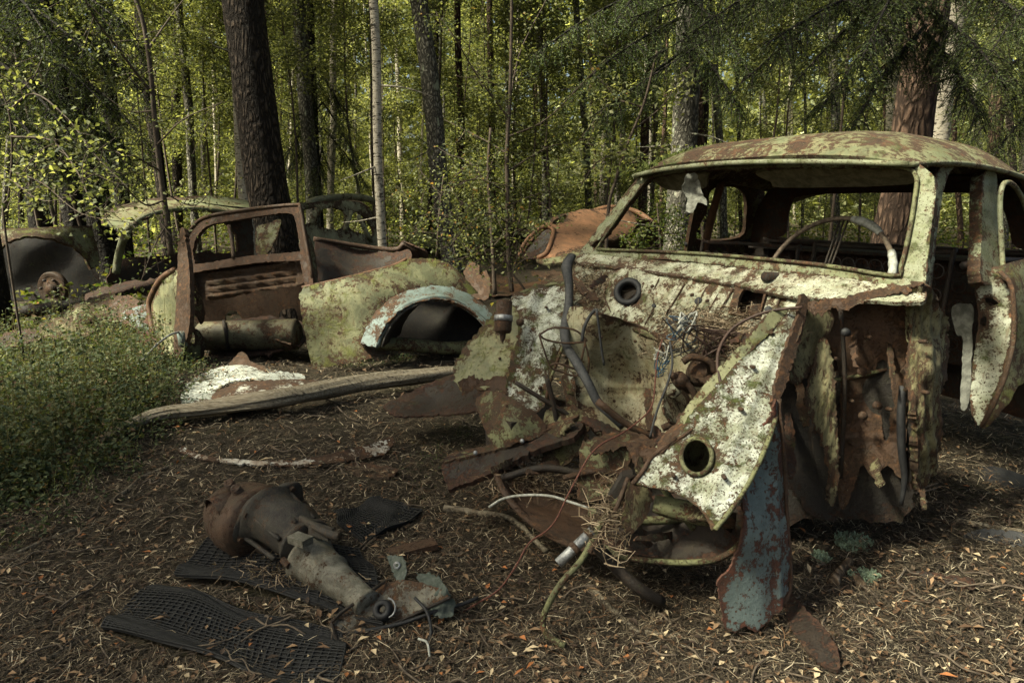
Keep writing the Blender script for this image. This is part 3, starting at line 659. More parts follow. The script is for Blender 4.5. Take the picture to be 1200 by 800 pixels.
# ---------------- near side inner structure
sheet('hinge_pillar', [(1056, 352), (1064, 338), (1082, 334), (1094, 340), (1101, 356), (1108, 372), (1111, 400), (1109, 440), (1106, 480), (1102, 520), (1096, 552), (1086, 560), (1079, 572), (1073, 566), (1074, 530), (1078, 500), (1066, 470), (1060, 430), (1066, 400), (1064, 372)],
      pixfn([(1056, 345, 1.76), (1082, 340, 1.72), (1108, 360, 1.80), (1066, 430, 1.74), (1085, 430, 1.68), (1110, 430, 1.79), (1078, 540, 1.72), (1100, 540, 1.76), (1088, 500, 1.69)]), M_CRUST, car, s=2.8, th=.02, amp=.005, af=18, amp2=.003, dsp=lambda q: .004 * np.sin(q[:, 0] * .6 + 2 * np.sin(q[:, 1] * .02)), jit=1.0)
sheet('inner_panel', [(962, 372), (975, 356), (1005, 345), (1035, 342), (1056, 352), (1066, 372), (1064, 400), (1060, 430), (1062, 470), (1062, 520), (1056, 560), (1040, 545), (1024, 560), (1010, 545), (1000, 575), (988, 597), (982, 580), (980, 540), (985, 480), (982, 430), (968, 400)],
      pixfn([(962, 372, 1.90), (1010, 350, 1.86), (1056, 355, 1.82), (985, 450, 1.90), (1020, 450, 1.88), (1062, 450, 1.82), (988, 590, 1.84), (1050, 560, 1.80)]), M_RUST, car, holes=[[(1028, 425), (1040, 424), (1042, 448), (1030, 452)], [(1034, 470), (1042, 468), (1042, 510), (1035, 512)]], s=3.4, th=.006, amp=.003, af=10, amp2=.0012, jit=.8,
      dsp=lambda q: .010 * np.exp(-((q[:, 1] - (442 - .15 * (q[:, 0] - 980))) / 2.5) ** 2) + .008 * np.exp(-((q[:, 1] - 512) / 2.5) ** 2))
sheet('flared_strip', [(958, 400), (968, 398), (974, 420), (978, 450), (980, 485), (982, 520), (982, 560), (977, 590), (970, 588), (972, 560), (966, 530), (956, 500), (946, 480), (943, 462), (950, 440), (954, 420)], pixfn([(960, 400, 1.86), (945, 465, 1.80), (978, 450, 1.80), (972, 585, 1.74), (982, 540, 1.76)]), M_CRUST, car, s=2.6, th=.010, amp=.004, amp2=.003, dsp=lambda q: .003 * np.sin(q[:, 0] * .6 + q[:, 1] * .15), jit=1.0)
sheet('upper_side_panel', [(942, 362), (950, 354), (968, 356), (976, 372), (966, 396), (956, 420), (946, 440), (930, 450), (922, 440), (928, 415), (938, 390)], pixfn([(945, 358, 1.87), (975, 370, 1.88), (925, 440, 1.80), (955, 400, 1.88)]), M_CRUST, car, s=3, th=.008, amp=.006, amp2=.002, jit=1.2)
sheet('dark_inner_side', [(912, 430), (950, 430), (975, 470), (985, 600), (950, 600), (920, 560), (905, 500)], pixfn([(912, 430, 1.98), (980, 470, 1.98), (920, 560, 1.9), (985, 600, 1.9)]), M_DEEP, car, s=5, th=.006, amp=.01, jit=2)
sheet('torn_rust_flap', [(944, 356), (965, 352), (985, 350), (1010, 342), (1035, 338), (1060, 336), (1068, 342), (1040, 346), (1015, 352), (1000, 360), (985, 366), (978, 360), (962, 368), (950, 366)], pixfn([(944, 358, 1.84), (1000, 350, 1.80), (1065, 338, 1.74), (980, 366, 1.80)]), M_RUST, car, s=3, th=.005, amp=.008, af=16, jit=1.5)
tobj('side_hose', pl([(1058, 452), (1056, 490), (1057, 530), (1060, 560), (1056, 592)], [1.76, 1.745, 1.74, 1.74, 1.74]), [.009, .011, .010, .008, .005], M_BLACK, car, k=8)
for x, y in ((993, 390), (1012, 436), (1013, 488), (1062, 476), (1030, 476)):
    V, f = lathe([(0, 0), (0, .010), (.012, .012)], P(x, y, 1.80), (0, 1, 0), 14); mesh_obj('grommet', V, f, M_BLACK if x < 1000 else M_RUST, car)
# engine remains: starter, pump, pulley
V, f = lathe([(0, 0), (0, .018), (.01, .040), (.03, .046), (.05, .040), (.06, .02), (.07, .018), (.085, .02)], P(808, 432, 1.98), (.9, .1, -.35), 20, amp=.003); eng = mesh_obj('pump', V, f, M_RUST, car)
V, f = lathe([(0, 0), (0, .014), (.01, .022), (.04, .024), (.05, .016), (.08, .014), (.09, 0)], P(792, 440, 1.93), (.5, .3, -.5), 16, amp=.002); mesh_obj('pump', V, f, M_RUST, car)
V, f = lathe([(0, 0), (.0, .008), (.004, .008), (.0, .020), (.008, .022)], P(789, 458, 1.96), (.25, 1, -.2), 18); mesh_obj('socket_disc', V, f, M_PALE, car)
sheet('bearing_plate', [(786, 448), (800, 452), (808, 470), (800, 492), (788, 496), (778, 480), (778, 460)], pixfn([(786, 448, 2.02), (800, 490, 1.96)]), M_CREAM, car, s=3, th=.006)
V, f = merge([tube(pl(q, Y), .011, 7, 4) for q, Y in (([(800, 424), (812, 418), (832, 424), (838, 436)], 1.94), ([(785, 438), (800, 446), (812, 458), (816, 470)], 1.93), ([(776, 502), (792, 494), (800, 486)], 1.93))]); mesh_obj('pipework', V, f, M_RUST, car)
V, f = lathe([(0, 0), (0, .03), (.05, .034), (.10, .03), (.11, 0)], P(690, 540, 2.05), (1, -.3, .1), 16, amp=.004); mesh_obj('axle_stub', V, f, M_RUSTDK, car)
sheet('gusset', [(640, 482), (668, 476), (688, 486), (690, 510), (670, 540), (640, 548), (636, 520)], pixfn([(640, 482, 2.22), (690, 500, 2.15), (640, 545, 2.1)]), M_CRUST, car, s=4, th=.008, amp=.01, jit=1.5)
# black hose over the far wing, cables
M_HOSE = plain('perished_black_hose', (.02, .021, .022), .55, (.045, .045, .045), 70, bmp=.003)
hose = tobj('hose', pl([(670, 300), (664, 312), (667, 335), (666, 360), (662, 385), (664, 405), (676, 425), (690, 450), (700, 470), (716, 486), (730, 500)], [2.50, 2.45, 2.42, 2.38, 2.34, 2.28, 2.20, 2.14, 2.12, 2.10, 2.10]), [.018, .020, .015, .016, .018, .016, .017, .015, .015, .014, .012], M_HOSE, car, k=10, flat=.7)
tobj('hose', pl([(698, 362), (690, 372), (684, 386), (682, 400)], 2.2), .006, M_HOSE, car, k=6)
tobj('hose', pl([(699, 362), (702, 385), (705, 410), (708, 428)], 2.18), .0045, M_HOSE, car, k=6)
M_WW = plain('white_cable', (.36, .36, .32), .55, (.18, .18, .15), 80)
M_WB = plain('blue_cable', (.03, .085, .14), .5); M_WR = plain('red_twisted_cable', (.13, .045, .028), .6, (.05, .02, .014), 200)
M_WBR = plain('brown_cable', (.06, .035, .025), .6)
tobj('cable', pl([(776, 398), (770, 420), (768, 445), (764, 475), (750, 492), (728, 508), (705, 520), (690, 535), (676, 560), (663, 585), (652, 608), (640, 622), (620, 636), (605, 662), (585, 690), (560, 706), (530, 724)], [1.98, 1.95, 1.93, 1.90, 1.86, 1.80, 1.76, 1.74, 1.70, 1.68, 1.66, 1.66, 1.66, 1.62, 1.6, 1.6, 1.6]), .0026, M_WR, car, k=6, n=4)
tobj('cable', pl([(785, 400), (788, 425), (782, 450), (772, 475), (766, 495), (762, 512)], [1.95, 1.92, 1.9, 1.88, 1.86, 1.85]), .0035, M_HOSE, car, k=6)
tobj('cable', pl([(940, 360), (918, 362), (896, 366), (868, 378), (852, 392), (842, 412), (841, 432), (845, 450)], [1.80, 1.82, 1.84, 1.85, 1.84, 1.8, 1.76, 1.72]), .0045, M_WBR, car, k=6)
tobj('cable', pl([(573, 594), (590, 584), (615, 580), (645, 581), (668, 588), (690, 595)], [1.88, 1.88, 1.86, 1.83, 1.8, 1.78]), .004, M_WW, car, k=6)
def wirebunch(cx, cy, n, rx, ry, Y, mat, r=.0022):
    P_ = []
    for i in range(n):
        q = [(cx + rnd.uniform(-rx, rx), cy + rnd.uniform(-ry, ry)) for _ in range(rnd.randint(4, 6))]
        P_.append(tube([P(a, b, Y + rnd.uniform(-.03, .03)) for a, b in q], r, 5, 5))
    V, f = merge(P_); return mesh_obj('wire_tangle', V, f, mat, car)
wirebunch(805, 378, 5, 12, 12, 1.96, M_WW, .003); wirebunch(798, 388, 3, 20, 18, 1.97, M_WB, .0013); wirebunch(775, 415, 4, 9, 14, 1.97, M_WW, .0022); wirebunch(795, 395, 8, 24, 26, 1.98, M_HOSE, .0016); wirebunch(775, 425, 4, 10, 20, 1.96, M_WB, .0015)
wirebunch(845, 405, 12, 40, 22, 1.96, M_WBR, .0022)
# springy rods and pipes at the foot of the apron
tobj('brake_pipe', pl([(730, 580), (712, 600), (698, 625), (682, 655), (660, 680), (644, 705), (636, 728), (642, 745), (662, 756)], [1.72, 1.66, 1.6, 1.53, 1.5, 1.5, 1.5, 1.48, 1.46]), .008, M_RUSTG, car, k=8)
tobj('brake_pipe', pl([(736, 560), (720, 600), (702, 630), (690, 648)], [1.7, 1.64, 1.58, 1.54]), .007, M_RUST, car, k=6)
sh = tobj('shock_absorber', [P(694, 622, 1.60), P(654, 660, 1.56)], .013, M_ALU, car, k=12, smooth=False)
V, f = lathe([(0, 0), (0, .017), (.012, .017), (.012, 0)], P(692, 624, 1.595), P(654, 660, 1.56) - P(694, 622, 1.60), 14); mesh_obj('collar', V, f, M_RUST, sh)
V, f = lathe([(0, 0), (0, .018), (.014, .018), (.014, 0)], P(676, 640, 1.58), P(654, 660, 1.56) - P(694, 622, 1.60), 14); mesh_obj('collar', V, f, M_RUST, sh)
tobj('tie_rod', pl([(700, 640), (725, 668), (750, 690), (775, 705)], [1.62, 1.6, 1.58, 1.6]), .016, M_RUSTDK, car, k=8)
V, f = box(P(716, 585, 1.7), P(730, 560, 1.72) - P(690, 625, 1.62), np.array([.03, .01, 0]), np.array([0, .012, .012])); mesh_obj('spring_leaf', V, f, M_RUSTDK, car, smooth=False)
# torn strips, brackets and brace rods crowding the engine bay
rs = random.Random(41)
def shard(cx, cy, Y, ln, wd, ang, mat, seed):
    r2 = random.Random(seed); n = 5; top = []; bot = []
    for i in range(n + 1):
        t = i / n - .5; w = wd * (.35 + .65 * math.sin(math.pi * (i + .6) / (n + 1.2))) * r2.uniform(.7, 1.2)
        for lst, sg in ((top, 1), (bot, -1)):
            u, v_ = t * ln, sg * w / 2; lst.append((cx + u * math.cos(ang) - v_ * math.sin(ang), cy + u * math.sin(ang) + v_ * math.cos(ang)))
    dx, dy = r2.uniform(-.10, .10), r2.uniform(-.10, .10)
    ctrl = [(cx, cy, Y), (cx + 20, cy, Y + dx), (cx - 20, cy, Y - dx * .6), (cx, cy + 20, Y - .05 + dy * .5), (cx, cy - 20, Y + .05)]
    sheet('torn_strip', top + bot[::-1], pixfn(ctrl), mat, car, s=2.8, th=.006, amp=.006, af=16, jit=1.1, smooth_outline=False)
for i, (cx, cy, Y, ln, wd, an, mt) in enumerate([
    (610, 500, 2.16, 60, 16, 1.1, M_RUST), (650, 505, 2.14, 50, 14, -.5, M_CRUST), (668, 470, 2.25, 60, 12, 1.3, M_RUSTG), (705, 500, 2.12, 50, 12, .4, M_RUSTDK), (640, 545, 2.04, 46, 10, -.3, M_RUST), (720, 545, 1.95, 60, 12, 1.2, M_RUST),
    (755, 560, 1.75, 50, 12, 1.4, M_CRUST), (700, 560, 1.90, 40, 10, .2, M_RUSTG), (780, 520, 1.9, 60, 14, .9, M_RUSTDK), (760, 480, 2.0, 50, 10, 1.5, M_RUSTG), (835, 450, 1.92, 50, 12, .6, M_RUST), (860, 430, 1.9, 40, 10, -.7, M_RUSTDK), (800, 600, 1.6, 60, 12, .1, M_CRUST), (842, 612, 1.55, 40, 10, .5, M_RUST), (775, 628, 1.62, 60, 10, -.1, M_RUSTG),
    (600, 540, 2.05, 50, 10, -.4, M_CRUST), (668, 440, 2.32, 46, 14, 1.5, M_WHITE), (690, 345, 2.34, 26, 12, .5, M_RUST), (702, 330, 2.34, 22, 8, -.6, M_RUSTDK), (680, 335, 2.38, 24, 8, .9, M_RUSTG), (870, 396, 1.86, 30, 8, -.3, M_RUSTDK), (748, 620, 1.62, 50, 10, .9, M_RUSTDK),
    (940, 470, 1.9, 60, 12, 1.4, M_RUSTG), (925, 520, 1.86, 80, 14, 1.5, M_RUSTDK), (1000, 400, 1.84, 60, 6, 1.5, M_RUST), (1045, 420, 1.80, 70, 6, 1.5, M_RUSTG), (1025, 545, 1.82, 50, 12, 1.3, M_CRUST), (1080, 575, 1.74, 40, 10, 1.4, M_CRUST)]):
    shard(cx, cy, Y, ln, wd, an, mt, 100 + i)
for q, Y, r_ in (([(604, 448), (640, 470), (690, 500)], 2.2, .008), ([(640, 440), (650, 480), (655, 520)], 2.2, .01), ([(700, 470), (740, 500), (790, 520)], 2.05, .012), ([(660, 560), (700, 552), (745, 560)], 1.9, .009), ([(588, 560), (640, 548), (700, 560)], 2.0, .012), ([(760, 545), (790, 590), (830, 640)], 1.66, .010), ([(690, 600), (760, 610), (850, 600)], 1.7, .012), ([(985, 360), (990, 450), (985, 560)], 1.84, .006), ([(940, 440), (980, 445), (1050, 430)], 1.86, .006)):
    tobj('brace_rod', pl(q, Y), r_, rs.choice([M_RUST, M_RUSTDK, M_RUSTG]), car, k=6)
for x, y, Y in ((705, 395, 2.22), (765, 440, 2.2), (745, 400, 2.26), (720, 470, 2.28), (812, 345, 2.12), (830, 352, 2.08), (765, 335, 2.22), (905, 390, 1.8), (884, 430, 1.72), (870, 480, 1.62), (850, 560, 1.49), (790, 558, 1.56), (640, 360, 2.48), (622, 410, 2.4), (632, 455, 2.3), (585, 420, 2.47), (980, 420, 1.85), (1000, 470, 1.85), (1020, 395, 1.83), (1045, 480, 1.8), (1000, 520, 1.85), (1085, 400, 1.68), (1088, 460, 1.67)):
    c = P(x, y, Y - .012); V, f = lathe([(0, 0), (0, .0045), (.006, .0055), (.03, .0055)], c, (.1, 1, -.2), 7); mesh_obj('bolt', V, f, M_RUST, car)
# folded edges
tobj('folded_edge', list(fi(np.array([(600, 351), (612, 343), (628, 337), (648, 333), (663, 332)], float))), .007, M_RUSTG, car, k=6)
tobj('folded_edge', list(fi(np.array([(667, 350), (663, 392), (654, 420), (645, 445), (639, 470)], float)) + np.array([0, -.004, 0])), .006, M_RUSTG, car, k=6)
tobj('folded_edge', list(wg(np.array([(741, 566), (753, 551), (763, 535), (777, 524), (792, 512)], float)) + np.array([0, -.004, 0])), .006, M_RUST, wing, k=6)
EXPO = 2.0
# ================= ground =================
def axis(a, s0, s1, n0, growth):
    v = [0.0]; s = s0
    while v[-1] < a: v.append(v[-1] + s); s = min(s * growth, s1)
    return np.array(v)
xp = axis(260, .035, 20, 0, 1.022); xs = np.r_[-xp[:0:-1], xp]
ys = np.r_[-axis(60, .1, 12, 0, 1.15)[:0:-1], axis(420, .030, 20, 0, 1.016)]
gx, gy = np.meshgrid(xs, ys)
V = np.c_[gx.ravel(), gy.ravel(), gh(gx.ravel(), gy.ravel()) * 1.0]
V[:, 2] += vnoise(V * (1, 1, 0), 9) * .006 * (np.abs(V[:, 1]) < 12)
V[:, 2] += 2.2 * np.clip((np.hypot(V[:, 0], V[:, 1]) - 22) / 60, 0, 3)
nx = len(xs)
ii, jj = np.meshgrid(np.arange(len(ys) - 1), np.arange(nx - 1), indexing='ij'); q = (ii * nx + jj).ravel()
T = np.c_[q, q + 1, q + nx + 1, q + nx]
m, nt = newmat('forest_floor'); b = NB(nt); v = b.coords()
n1 = b.noise(v, 2.2, 8, .7); n2 = b.noise(v, 28, 8, .75, .6); n3 = b.noise(v, 120, 5, .75, .5)
c = b.mix(b.ramp(n2, .34, .66), (.028, .023, .016), (.075, .061, .043))
c = b.mix(b.ramp(n3, .48, .70), c, (.18, .15, .105))
c = b.mix(b.m('MULTIPLY', b.ramp(n1, .50, .68), .6), c, (.030, .032, .012))
b.out(b.bsdf(c, .95, 0, b.bump(b.m('ADD', b.m('MULTIPLY', n2, 1.0), b.m('MULTIPLY', n3, .7)), .03, 1.0), .1))
tag(mesh_obj('ground', V, T, m, loc=(0, 0, 0)), kind='structure')
def sobj(o, label, cat, group=None): return tag(o, label, cat, group)
# ================= teal fender leaning on the wing =================
fd = thing('fender', tuple(G(885, 738)), 'long blue grey fender blade over brown rust, standing on end against the white slab', 'fender')
ff = pixfn([(912, 470, 1.60), (920, 600, 1.58), (925, 680, 1.54), (890, 735, 1.46), (850, 735, 1.45), (845, 685, 1.45), (875, 600, 1.49), (890, 620, 1.485), (905, 690, 1.49), (870, 540, 1.56)])
sheet('blade', [(908, 466), (915, 480), (920, 530), (924, 600), (926, 660), (924, 690), (914, 712), (898, 730), (884, 741), (872, 734), (862, 741), (850, 737), (846, 712), (841, 684), (856, 668), (868, 640), (874, 610), (870, 580), (866, 556), (884, 528), (898, 498)], ff, M_TEAL, fd, s=3, th=.006, amp=.003, jit=1, dsp=lambda q: .008 * np.exp(-((q[:, 0] - (907 + .03 * (q[:, 1] - 500))) / 4) ** 2), smooth_outline=False)
tobj('flange', [P(x, y, Y) for x, y, Y in ((912, 468, 1.60), (918, 520, 1.595), (922, 600, 1.58), (927, 680, 1.54), (918, 710, 1.51))], .005, M_RUST, fd, k=6)

# ================= brown wreck with the green rear wing (middle left) =================
c2 = thing('car_wreck', tuple(G(400, 425)), 'half collapsed brown wreck with an empty side window frame and mossy green rear wing', 'car wreck')
f2 = pixfn([(352, 335, 4.20), (365, 430, 4.15), (440, 400, 4.10), (430, 330, 4.28), (500, 303, 4.55), (545, 328, 4.60), (480, 330, 4.42), (435, 420, 4.08)])
sheet('rear_wing', [(353, 345), (358, 336), (400, 328), (440, 318), (462, 312), (478, 304), (500, 303), (520, 309), (536, 321), (545, 331), (560, 345), (540, 348), (510, 340), (480, 342), (455, 354), (440, 372), (432, 388), (424, 402), (428, 412), (436, 420), (418, 424), (392, 428), (366, 434), (361, 410), (357, 380)], f2, M_OLIVE, c2, s=4, th=.012, amp=.008, af=4, smooth_outline=False, jit=.7,
      dsp=lambda q: .05 * np.exp(-((q[:, 1] - (355 + .012 * (q[:, 0] - 400) ** 1 - .25 * (q[:, 0] - 400))) / 30) ** 2))
tobj('rusty_edge', [p for p in f2(np.array([(354, 337), (400, 327), (440, 317), (462, 311), (476, 304)], float))], .014, M_ORANGE, c2, k=6, flat=.8)
# wheel arch trim: a band swept along the arch
arc = [(422, 402), (428, 385), (440, 365), (458, 349), (480, 339), (505, 334), (530, 336), (552, 345), (568, 357), (580, 372)]
arc_i = [(440, 407), (444, 394), (453, 379), (468, 364), (486, 355), (508, 350), (528, 352), (545, 360), (560, 371), (574, 386)]
cf = pixfn([(422, 402, 4.02), (440, 407, 3.98), (505, 334, 4.38), (508, 350, 4.24), (580, 372, 4.42), (574, 386, 4.32), (458, 349, 4.22), (468, 364, 4.10)])
sheet('wheel_arch', arc + arc_i[::-1], cf, M_LTEAL, c2, s=3.2, th=.02, amp=.003, smooth_outline=False, jit=.4, dsp=lambda q: .0 * q[:, 0])
tobj('arch_lip', list(cf(np.array(arc_i, float)) + np.array([0, .03, 0])), .022, M_LTEAL, c2, k=6)
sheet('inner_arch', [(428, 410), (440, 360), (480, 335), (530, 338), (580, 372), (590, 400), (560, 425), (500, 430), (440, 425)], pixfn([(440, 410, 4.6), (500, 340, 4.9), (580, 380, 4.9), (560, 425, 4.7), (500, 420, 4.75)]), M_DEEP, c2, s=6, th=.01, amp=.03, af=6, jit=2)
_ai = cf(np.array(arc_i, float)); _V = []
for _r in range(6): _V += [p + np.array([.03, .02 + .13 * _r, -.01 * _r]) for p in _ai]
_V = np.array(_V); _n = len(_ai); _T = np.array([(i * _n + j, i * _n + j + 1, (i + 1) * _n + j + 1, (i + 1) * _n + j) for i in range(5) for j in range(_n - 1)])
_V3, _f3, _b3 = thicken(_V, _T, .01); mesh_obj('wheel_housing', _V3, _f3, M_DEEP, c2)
tobj('axle_beam', pl([(440, 402), (480, 404), (520, 408), (560, 406)], [4.25, 4.3, 4.4, 4.5]), .045, M_RUSTG, c2, k=8)
# side window frame
fr = [(222, 312), (221, 298), (225, 284), (233, 270), (246, 262), (272, 256), (310, 251), (344, 248)]
fo = [(216, 318), (214, 298), (219, 280), (229, 264), (244, 255), (272, 249), (310, 244), (346, 240), (353, 246), (360, 296), (368, 338), (362, 340), (352, 336), (348, 300), (343, 298)]
wf = pixfn([(216, 318, 4.55), (229, 264, 4.62), (346, 240, 4.40), (360, 296, 4.32), (366, 338, 4.22), (280, 310, 4.45)])
sheet('window_frame', [(212, 325), (213, 298), (218, 279), (228, 263), (242, 254), (272, 248), (310, 243), (346, 240), (352, 244), (358, 280), (366, 325), (368, 340), (358, 342), (352, 305), (300, 308), (240, 317), (226, 320), (224, 345), (214, 346)], wf, rusty('dark_frame_rust', (.05, .028, .016), (.03, .018, .012), stain=0, rust=.5, chips=.3, moss=.1, grime=.4, scale=1.5, rust_cols=((.02, .011, .007), (.055, .028, .015), (.13, .06, .028))), c2,
      holes=[[(228, 306), (226, 290), (232, 275), (245, 264), (280, 257), (320, 251), (340, 250), (346, 258), (351, 290), (347, 295), (290, 300), (235, 309)]], s=3, th=.03, amp=.003, smooth_outline=False, jit=.4)
tobj('frame_edge', list(wf(np.array([(213, 320), (213, 298), (218, 279), (228, 263), (242, 254), (272, 248), (310, 243), (346, 240), (352, 244), (358, 280), (366, 325)], float))), .011, M_RUST, c2, k=6)
tobj('window_divider', list(wf(np.array([(268, 264), (272, 282), (274, 303)], float))), .014, M_RUST, c2, k=6)
sheet('ribbed_panel', [(228, 316), (290, 308), (350, 300), (358, 320), (352, 334), (300, 342), (240, 352), (230, 340)], pixfn([(230, 316, 4.6), (350, 300, 4.42), (355, 334, 4.36), (235, 350, 4.55)]), M_RUST, c2, s=3.2, th=.012, amp=.006,
      dsp=lambda q: .022 * np.sin((q[:, 1] + .13 * (q[:, 0] - 230) - 322) * .75) * (q[:, 0] > 244) * (q[:, 0] < 346), jit=.6)
sheet('inner_side', [(232, 345), (300, 338), (358, 328), (366, 380), (340, 396), (280, 402), (236, 405)], pixfn([(232, 345, 5.0), (358, 330, 4.9), (300, 400, 5.0)]), M_RUST, c2, holes=[[(328, 365), (345, 362), (347, 380), (332, 383)], [(262, 370), (276, 366), (286, 388), (270, 392)]], s=5, th=.01, amp=.03, jit=1)
sheet('floor_panel', [(232, 392), (290, 372), (330, 372), (366, 378), (372, 396), (330, 410), (240, 420)], pixfn([(232, 395, 4.7), (366, 380, 4.65), (300, 375, 4.85), (300, 415, 4.35)]), M_RUSTDK, c2, s=5, th=.01, amp=.02, jit=1.5)
V, f = lathe([(0, 0), (0, .09), (.02, .105), (.64, .105), (.66, .09), (.66, 0)], P(236, 396, 4.45), P(362, 388, 4.42) - P(236, 396, 4.45), 24, amp=.012, af=8)
mesh_obj('silencer_tube', V, f, rusty('tube_rust', (.12, .11, .06), (.06, .05, .03), rust=.5, moss=.2, grime=.8, scale=1.5), c2)
tobj('strap', pl([(262, 376), (265, 390), (267, 408)], [4.40, 4.33, 4.36]), .012, M_RUSTDK, c2, k=6)
sheet('bent_strip', [(236, 386), (262, 390), (300, 394), (340, 404), (336, 410), (296, 402), (258, 398), (238, 394)], pixfn([(236, 386, 4.6), (340, 404, 4.3)]), M_ORANGE, c2, s=4, th=.01, amp=.01)
sheet('side_panel_inner', [(370, 280), (380, 284), (420, 292), (462, 296), (478, 292), (482, 302), (462, 312), (430, 320), (400, 328), (372, 336)], pixfn([(370, 280, 4.75), (370, 336, 4.45), (480, 300, 4.8), (430, 290, 4.95)]), M_RUSTDK, c2, s=4, th=.01, amp=.012)
tobj('panel_edge', pl([(368, 280), (400, 285), (440, 291), (466, 292), (474, 286), (490, 294)], [4.75, 4.85, 4.92, 4.9, 4.9, 4.9]), .02, M_RUST, c2, k=6)
sheet('rear_corner', [(470, 284), (484, 288), (500, 296), (498, 306), (480, 306), (468, 300)], pixfn([(470, 284, 4.9), (500, 300, 4.9)]), M_RUSTDK, c2, s=3, th=.01, amp=.02)
sheet('green_post', [(354, 274), (362, 276), (370, 300), (372, 335), (364, 332), (356, 300)], pixfn([(354, 274, 4.5), (370, 335, 4.35)]), M_PILLAR, c2, s=4, th=.02)
sheet('body_fragment', [(544, 318), (552, 306), (560, 312), (564, 322), (570, 316), (574, 330), (572, 348), (560, 350), (548, 342)], pixfn([(544, 318, 5.2), (574, 330, 5.1), (560, 350, 5.0)]), M_RUST, c2, s=3, th=.01, amp=.02, jit=1)
# ================= upright green front panel left of it =================
p3 = thing('cowl_section', tuple(G(205, 428)), 'tall upright cowl section, mossy green with a brown rusty rib and round holes', 'cowl section')
f3 = pixfn([(177, 355, 4.25), (186, 415, 4.10), (205, 340, 4.10), (205, 420, 4.0), (215, 270, 4.35), (196, 310, 4.25), (220, 400, 4.05)])
sheet('green_skin', [(213, 314), (203, 318), (190, 328), (180, 345), (176, 360), (180, 388), (186, 408), (192, 420), (202, 421), (212, 418), (214, 380), (216, 340)], f3, M_OLIVE, p3, s=3, th=.012, amp=.006, jit=.5)
tobj('green_skin_edge', list(f3(np.array([(205, 316), (190, 326), (179, 344), (175, 360), (180, 390), (187, 410), (192, 421)], float))), .02, M_ORANGE, p3, k=6)
sheet('rusty_rib', [(210, 272), (216, 268), (218, 285), (222, 320), (222, 380), (214, 408), (207, 420), (203, 405), (206, 360), (208, 310)], pixfn([(213, 270, 4.3), (222, 330, 4.02), (210, 418, 3.93), (204, 370, 4.0)]), M_RUST, p3, s=3, th=.03, amp=.004, jit=.4)
sheet('louvred_plate', [(219, 318), (226, 322), (236, 348), (240, 368), (238, 378), (232, 384), (240, 400), (238, 418), (226, 424), (214, 416), (216, 390), (220, 360)], pixfn([(219, 318, 4.12), (240, 370, 4.3), (235, 415, 4.22), (214, 416, 4.02)]), M_RUSTG, p3,
      holes=[[(224, 372), (229, 369), (235, 377), (236, 386), (229, 385)], [(219, 387), (225, 386), (230, 394), (229, 402), (222, 400)], [(224, 334), (228, 333), (232, 342), (228, 343)], [(223, 347), (228, 346), (233, 355), (228, 356)]], s=2.4, th=.01, amp=.004, jit=.4)
V, f = lathe([(0, 0), (0, .022), (.012, .028), (.09, .026), (.10, 0)], P(213, 388, 3.94), (.1, -.15, -1), 14); mesh_obj('bracket', V, f, M_LTEAL, p3)
tag(tobj('metal_rod', [P(210, 389, 3.92), P(200, 392, 3.85), P(186, 402, 3.75), P(172, 416, 3.6), P(160, 430, 3.5)], .006, M_ALU, k=6), 'thin pale bent metal rod sticking out toward the bilberry bushes', 'metal rod')
# scraps at the foot
def scrap(name, outline, ctrl, mat, label, cat, group=None, **kw):
    o = sheet(name, outline, pixfn(ctrl), mat, None, **{**dict(s=4, th=.008, amp=.012, jit=1), **kw}); return tag(o, label, cat, group)
def gctrl(pts, dz=0):                  # control points lying on the ground (dz above it)
    out = []
    for q in pts:
        x, y = q[0], q[1]; z = q[2] if len(q) > 2 else dz
        g = G(x, y)
        for _ in range(3):
            r = rays([(x, y)])[0]; t = (float(gh(g[0], g[1])) + z - H) / r[2]; g = CAM + r * t
        out.append((x, y, g[1]))
    return out
SH = 'loose body panels on the ground'
scrap('metal_sheet', [(212, 462), (222, 446), (240, 436), (262, 430), (290, 428), (320, 432), (352, 437), (356, 442), (330, 444), (300, 442), (270, 446), (250, 462), (246, 470), (228, 472), (214, 470)], gctrl([(212, 462, .02), (262, 430, .02), (356, 440, .02), (246, 470, .02), (290, 442, .03)]), rusty('white_paint_sheet', (.50, .52, .47), (.34, .36, .31), rust=.22, chips=.7, grime=.7, moss=.05, scale=1.5), 'crumpled white painted sheet with dark blotches beside the green bushes', 'metal sheet', SH, s=3)
scrap('metal_sheet', [(246, 470), (262, 455), (290, 446), (340, 443), (380, 445), (412, 449), (396, 456), (350, 462), (310, 470), (270, 480)], gctrl([(246, 470, .02), (290, 446, .05), (412, 449, .03), (310, 470, .05)]), rusty('half_white_brown_sheet', (.50, .50, .44), (.36, .35, .28), rust=.50, chips=.7, grime=.4, scale=1.0, off=(3, 1, 0)), 'brown and white rusted sheet lying just behind the log', 'metal sheet', SH, s=3)
scrap('metal_sheet', [(208, 528), (214, 524), (236, 533), (260, 537), (300, 538), (350, 536), (392, 530), (430, 520), (460, 511), (463, 518), (450, 533), (400, 540), (340, 543), (280, 543), (240, 540), (220, 535)], gctrl([(208, 528, .01), (300, 537, .03), (460, 513, .05), (280, 543, .015), (400, 539, .02), (460, 522, .03)]), rusty('brown_hood_sheet', (.50, .50, .44), (.20, .14, .09), rust=.36, chips=.7, grime=.3, scale=.9, off=(1.4, 2, 0)), 'long thin brown sheet with white strip lying in litter in front of the log', 'metal sheet', SH, s=3, jit=.6, smooth_outline=False)
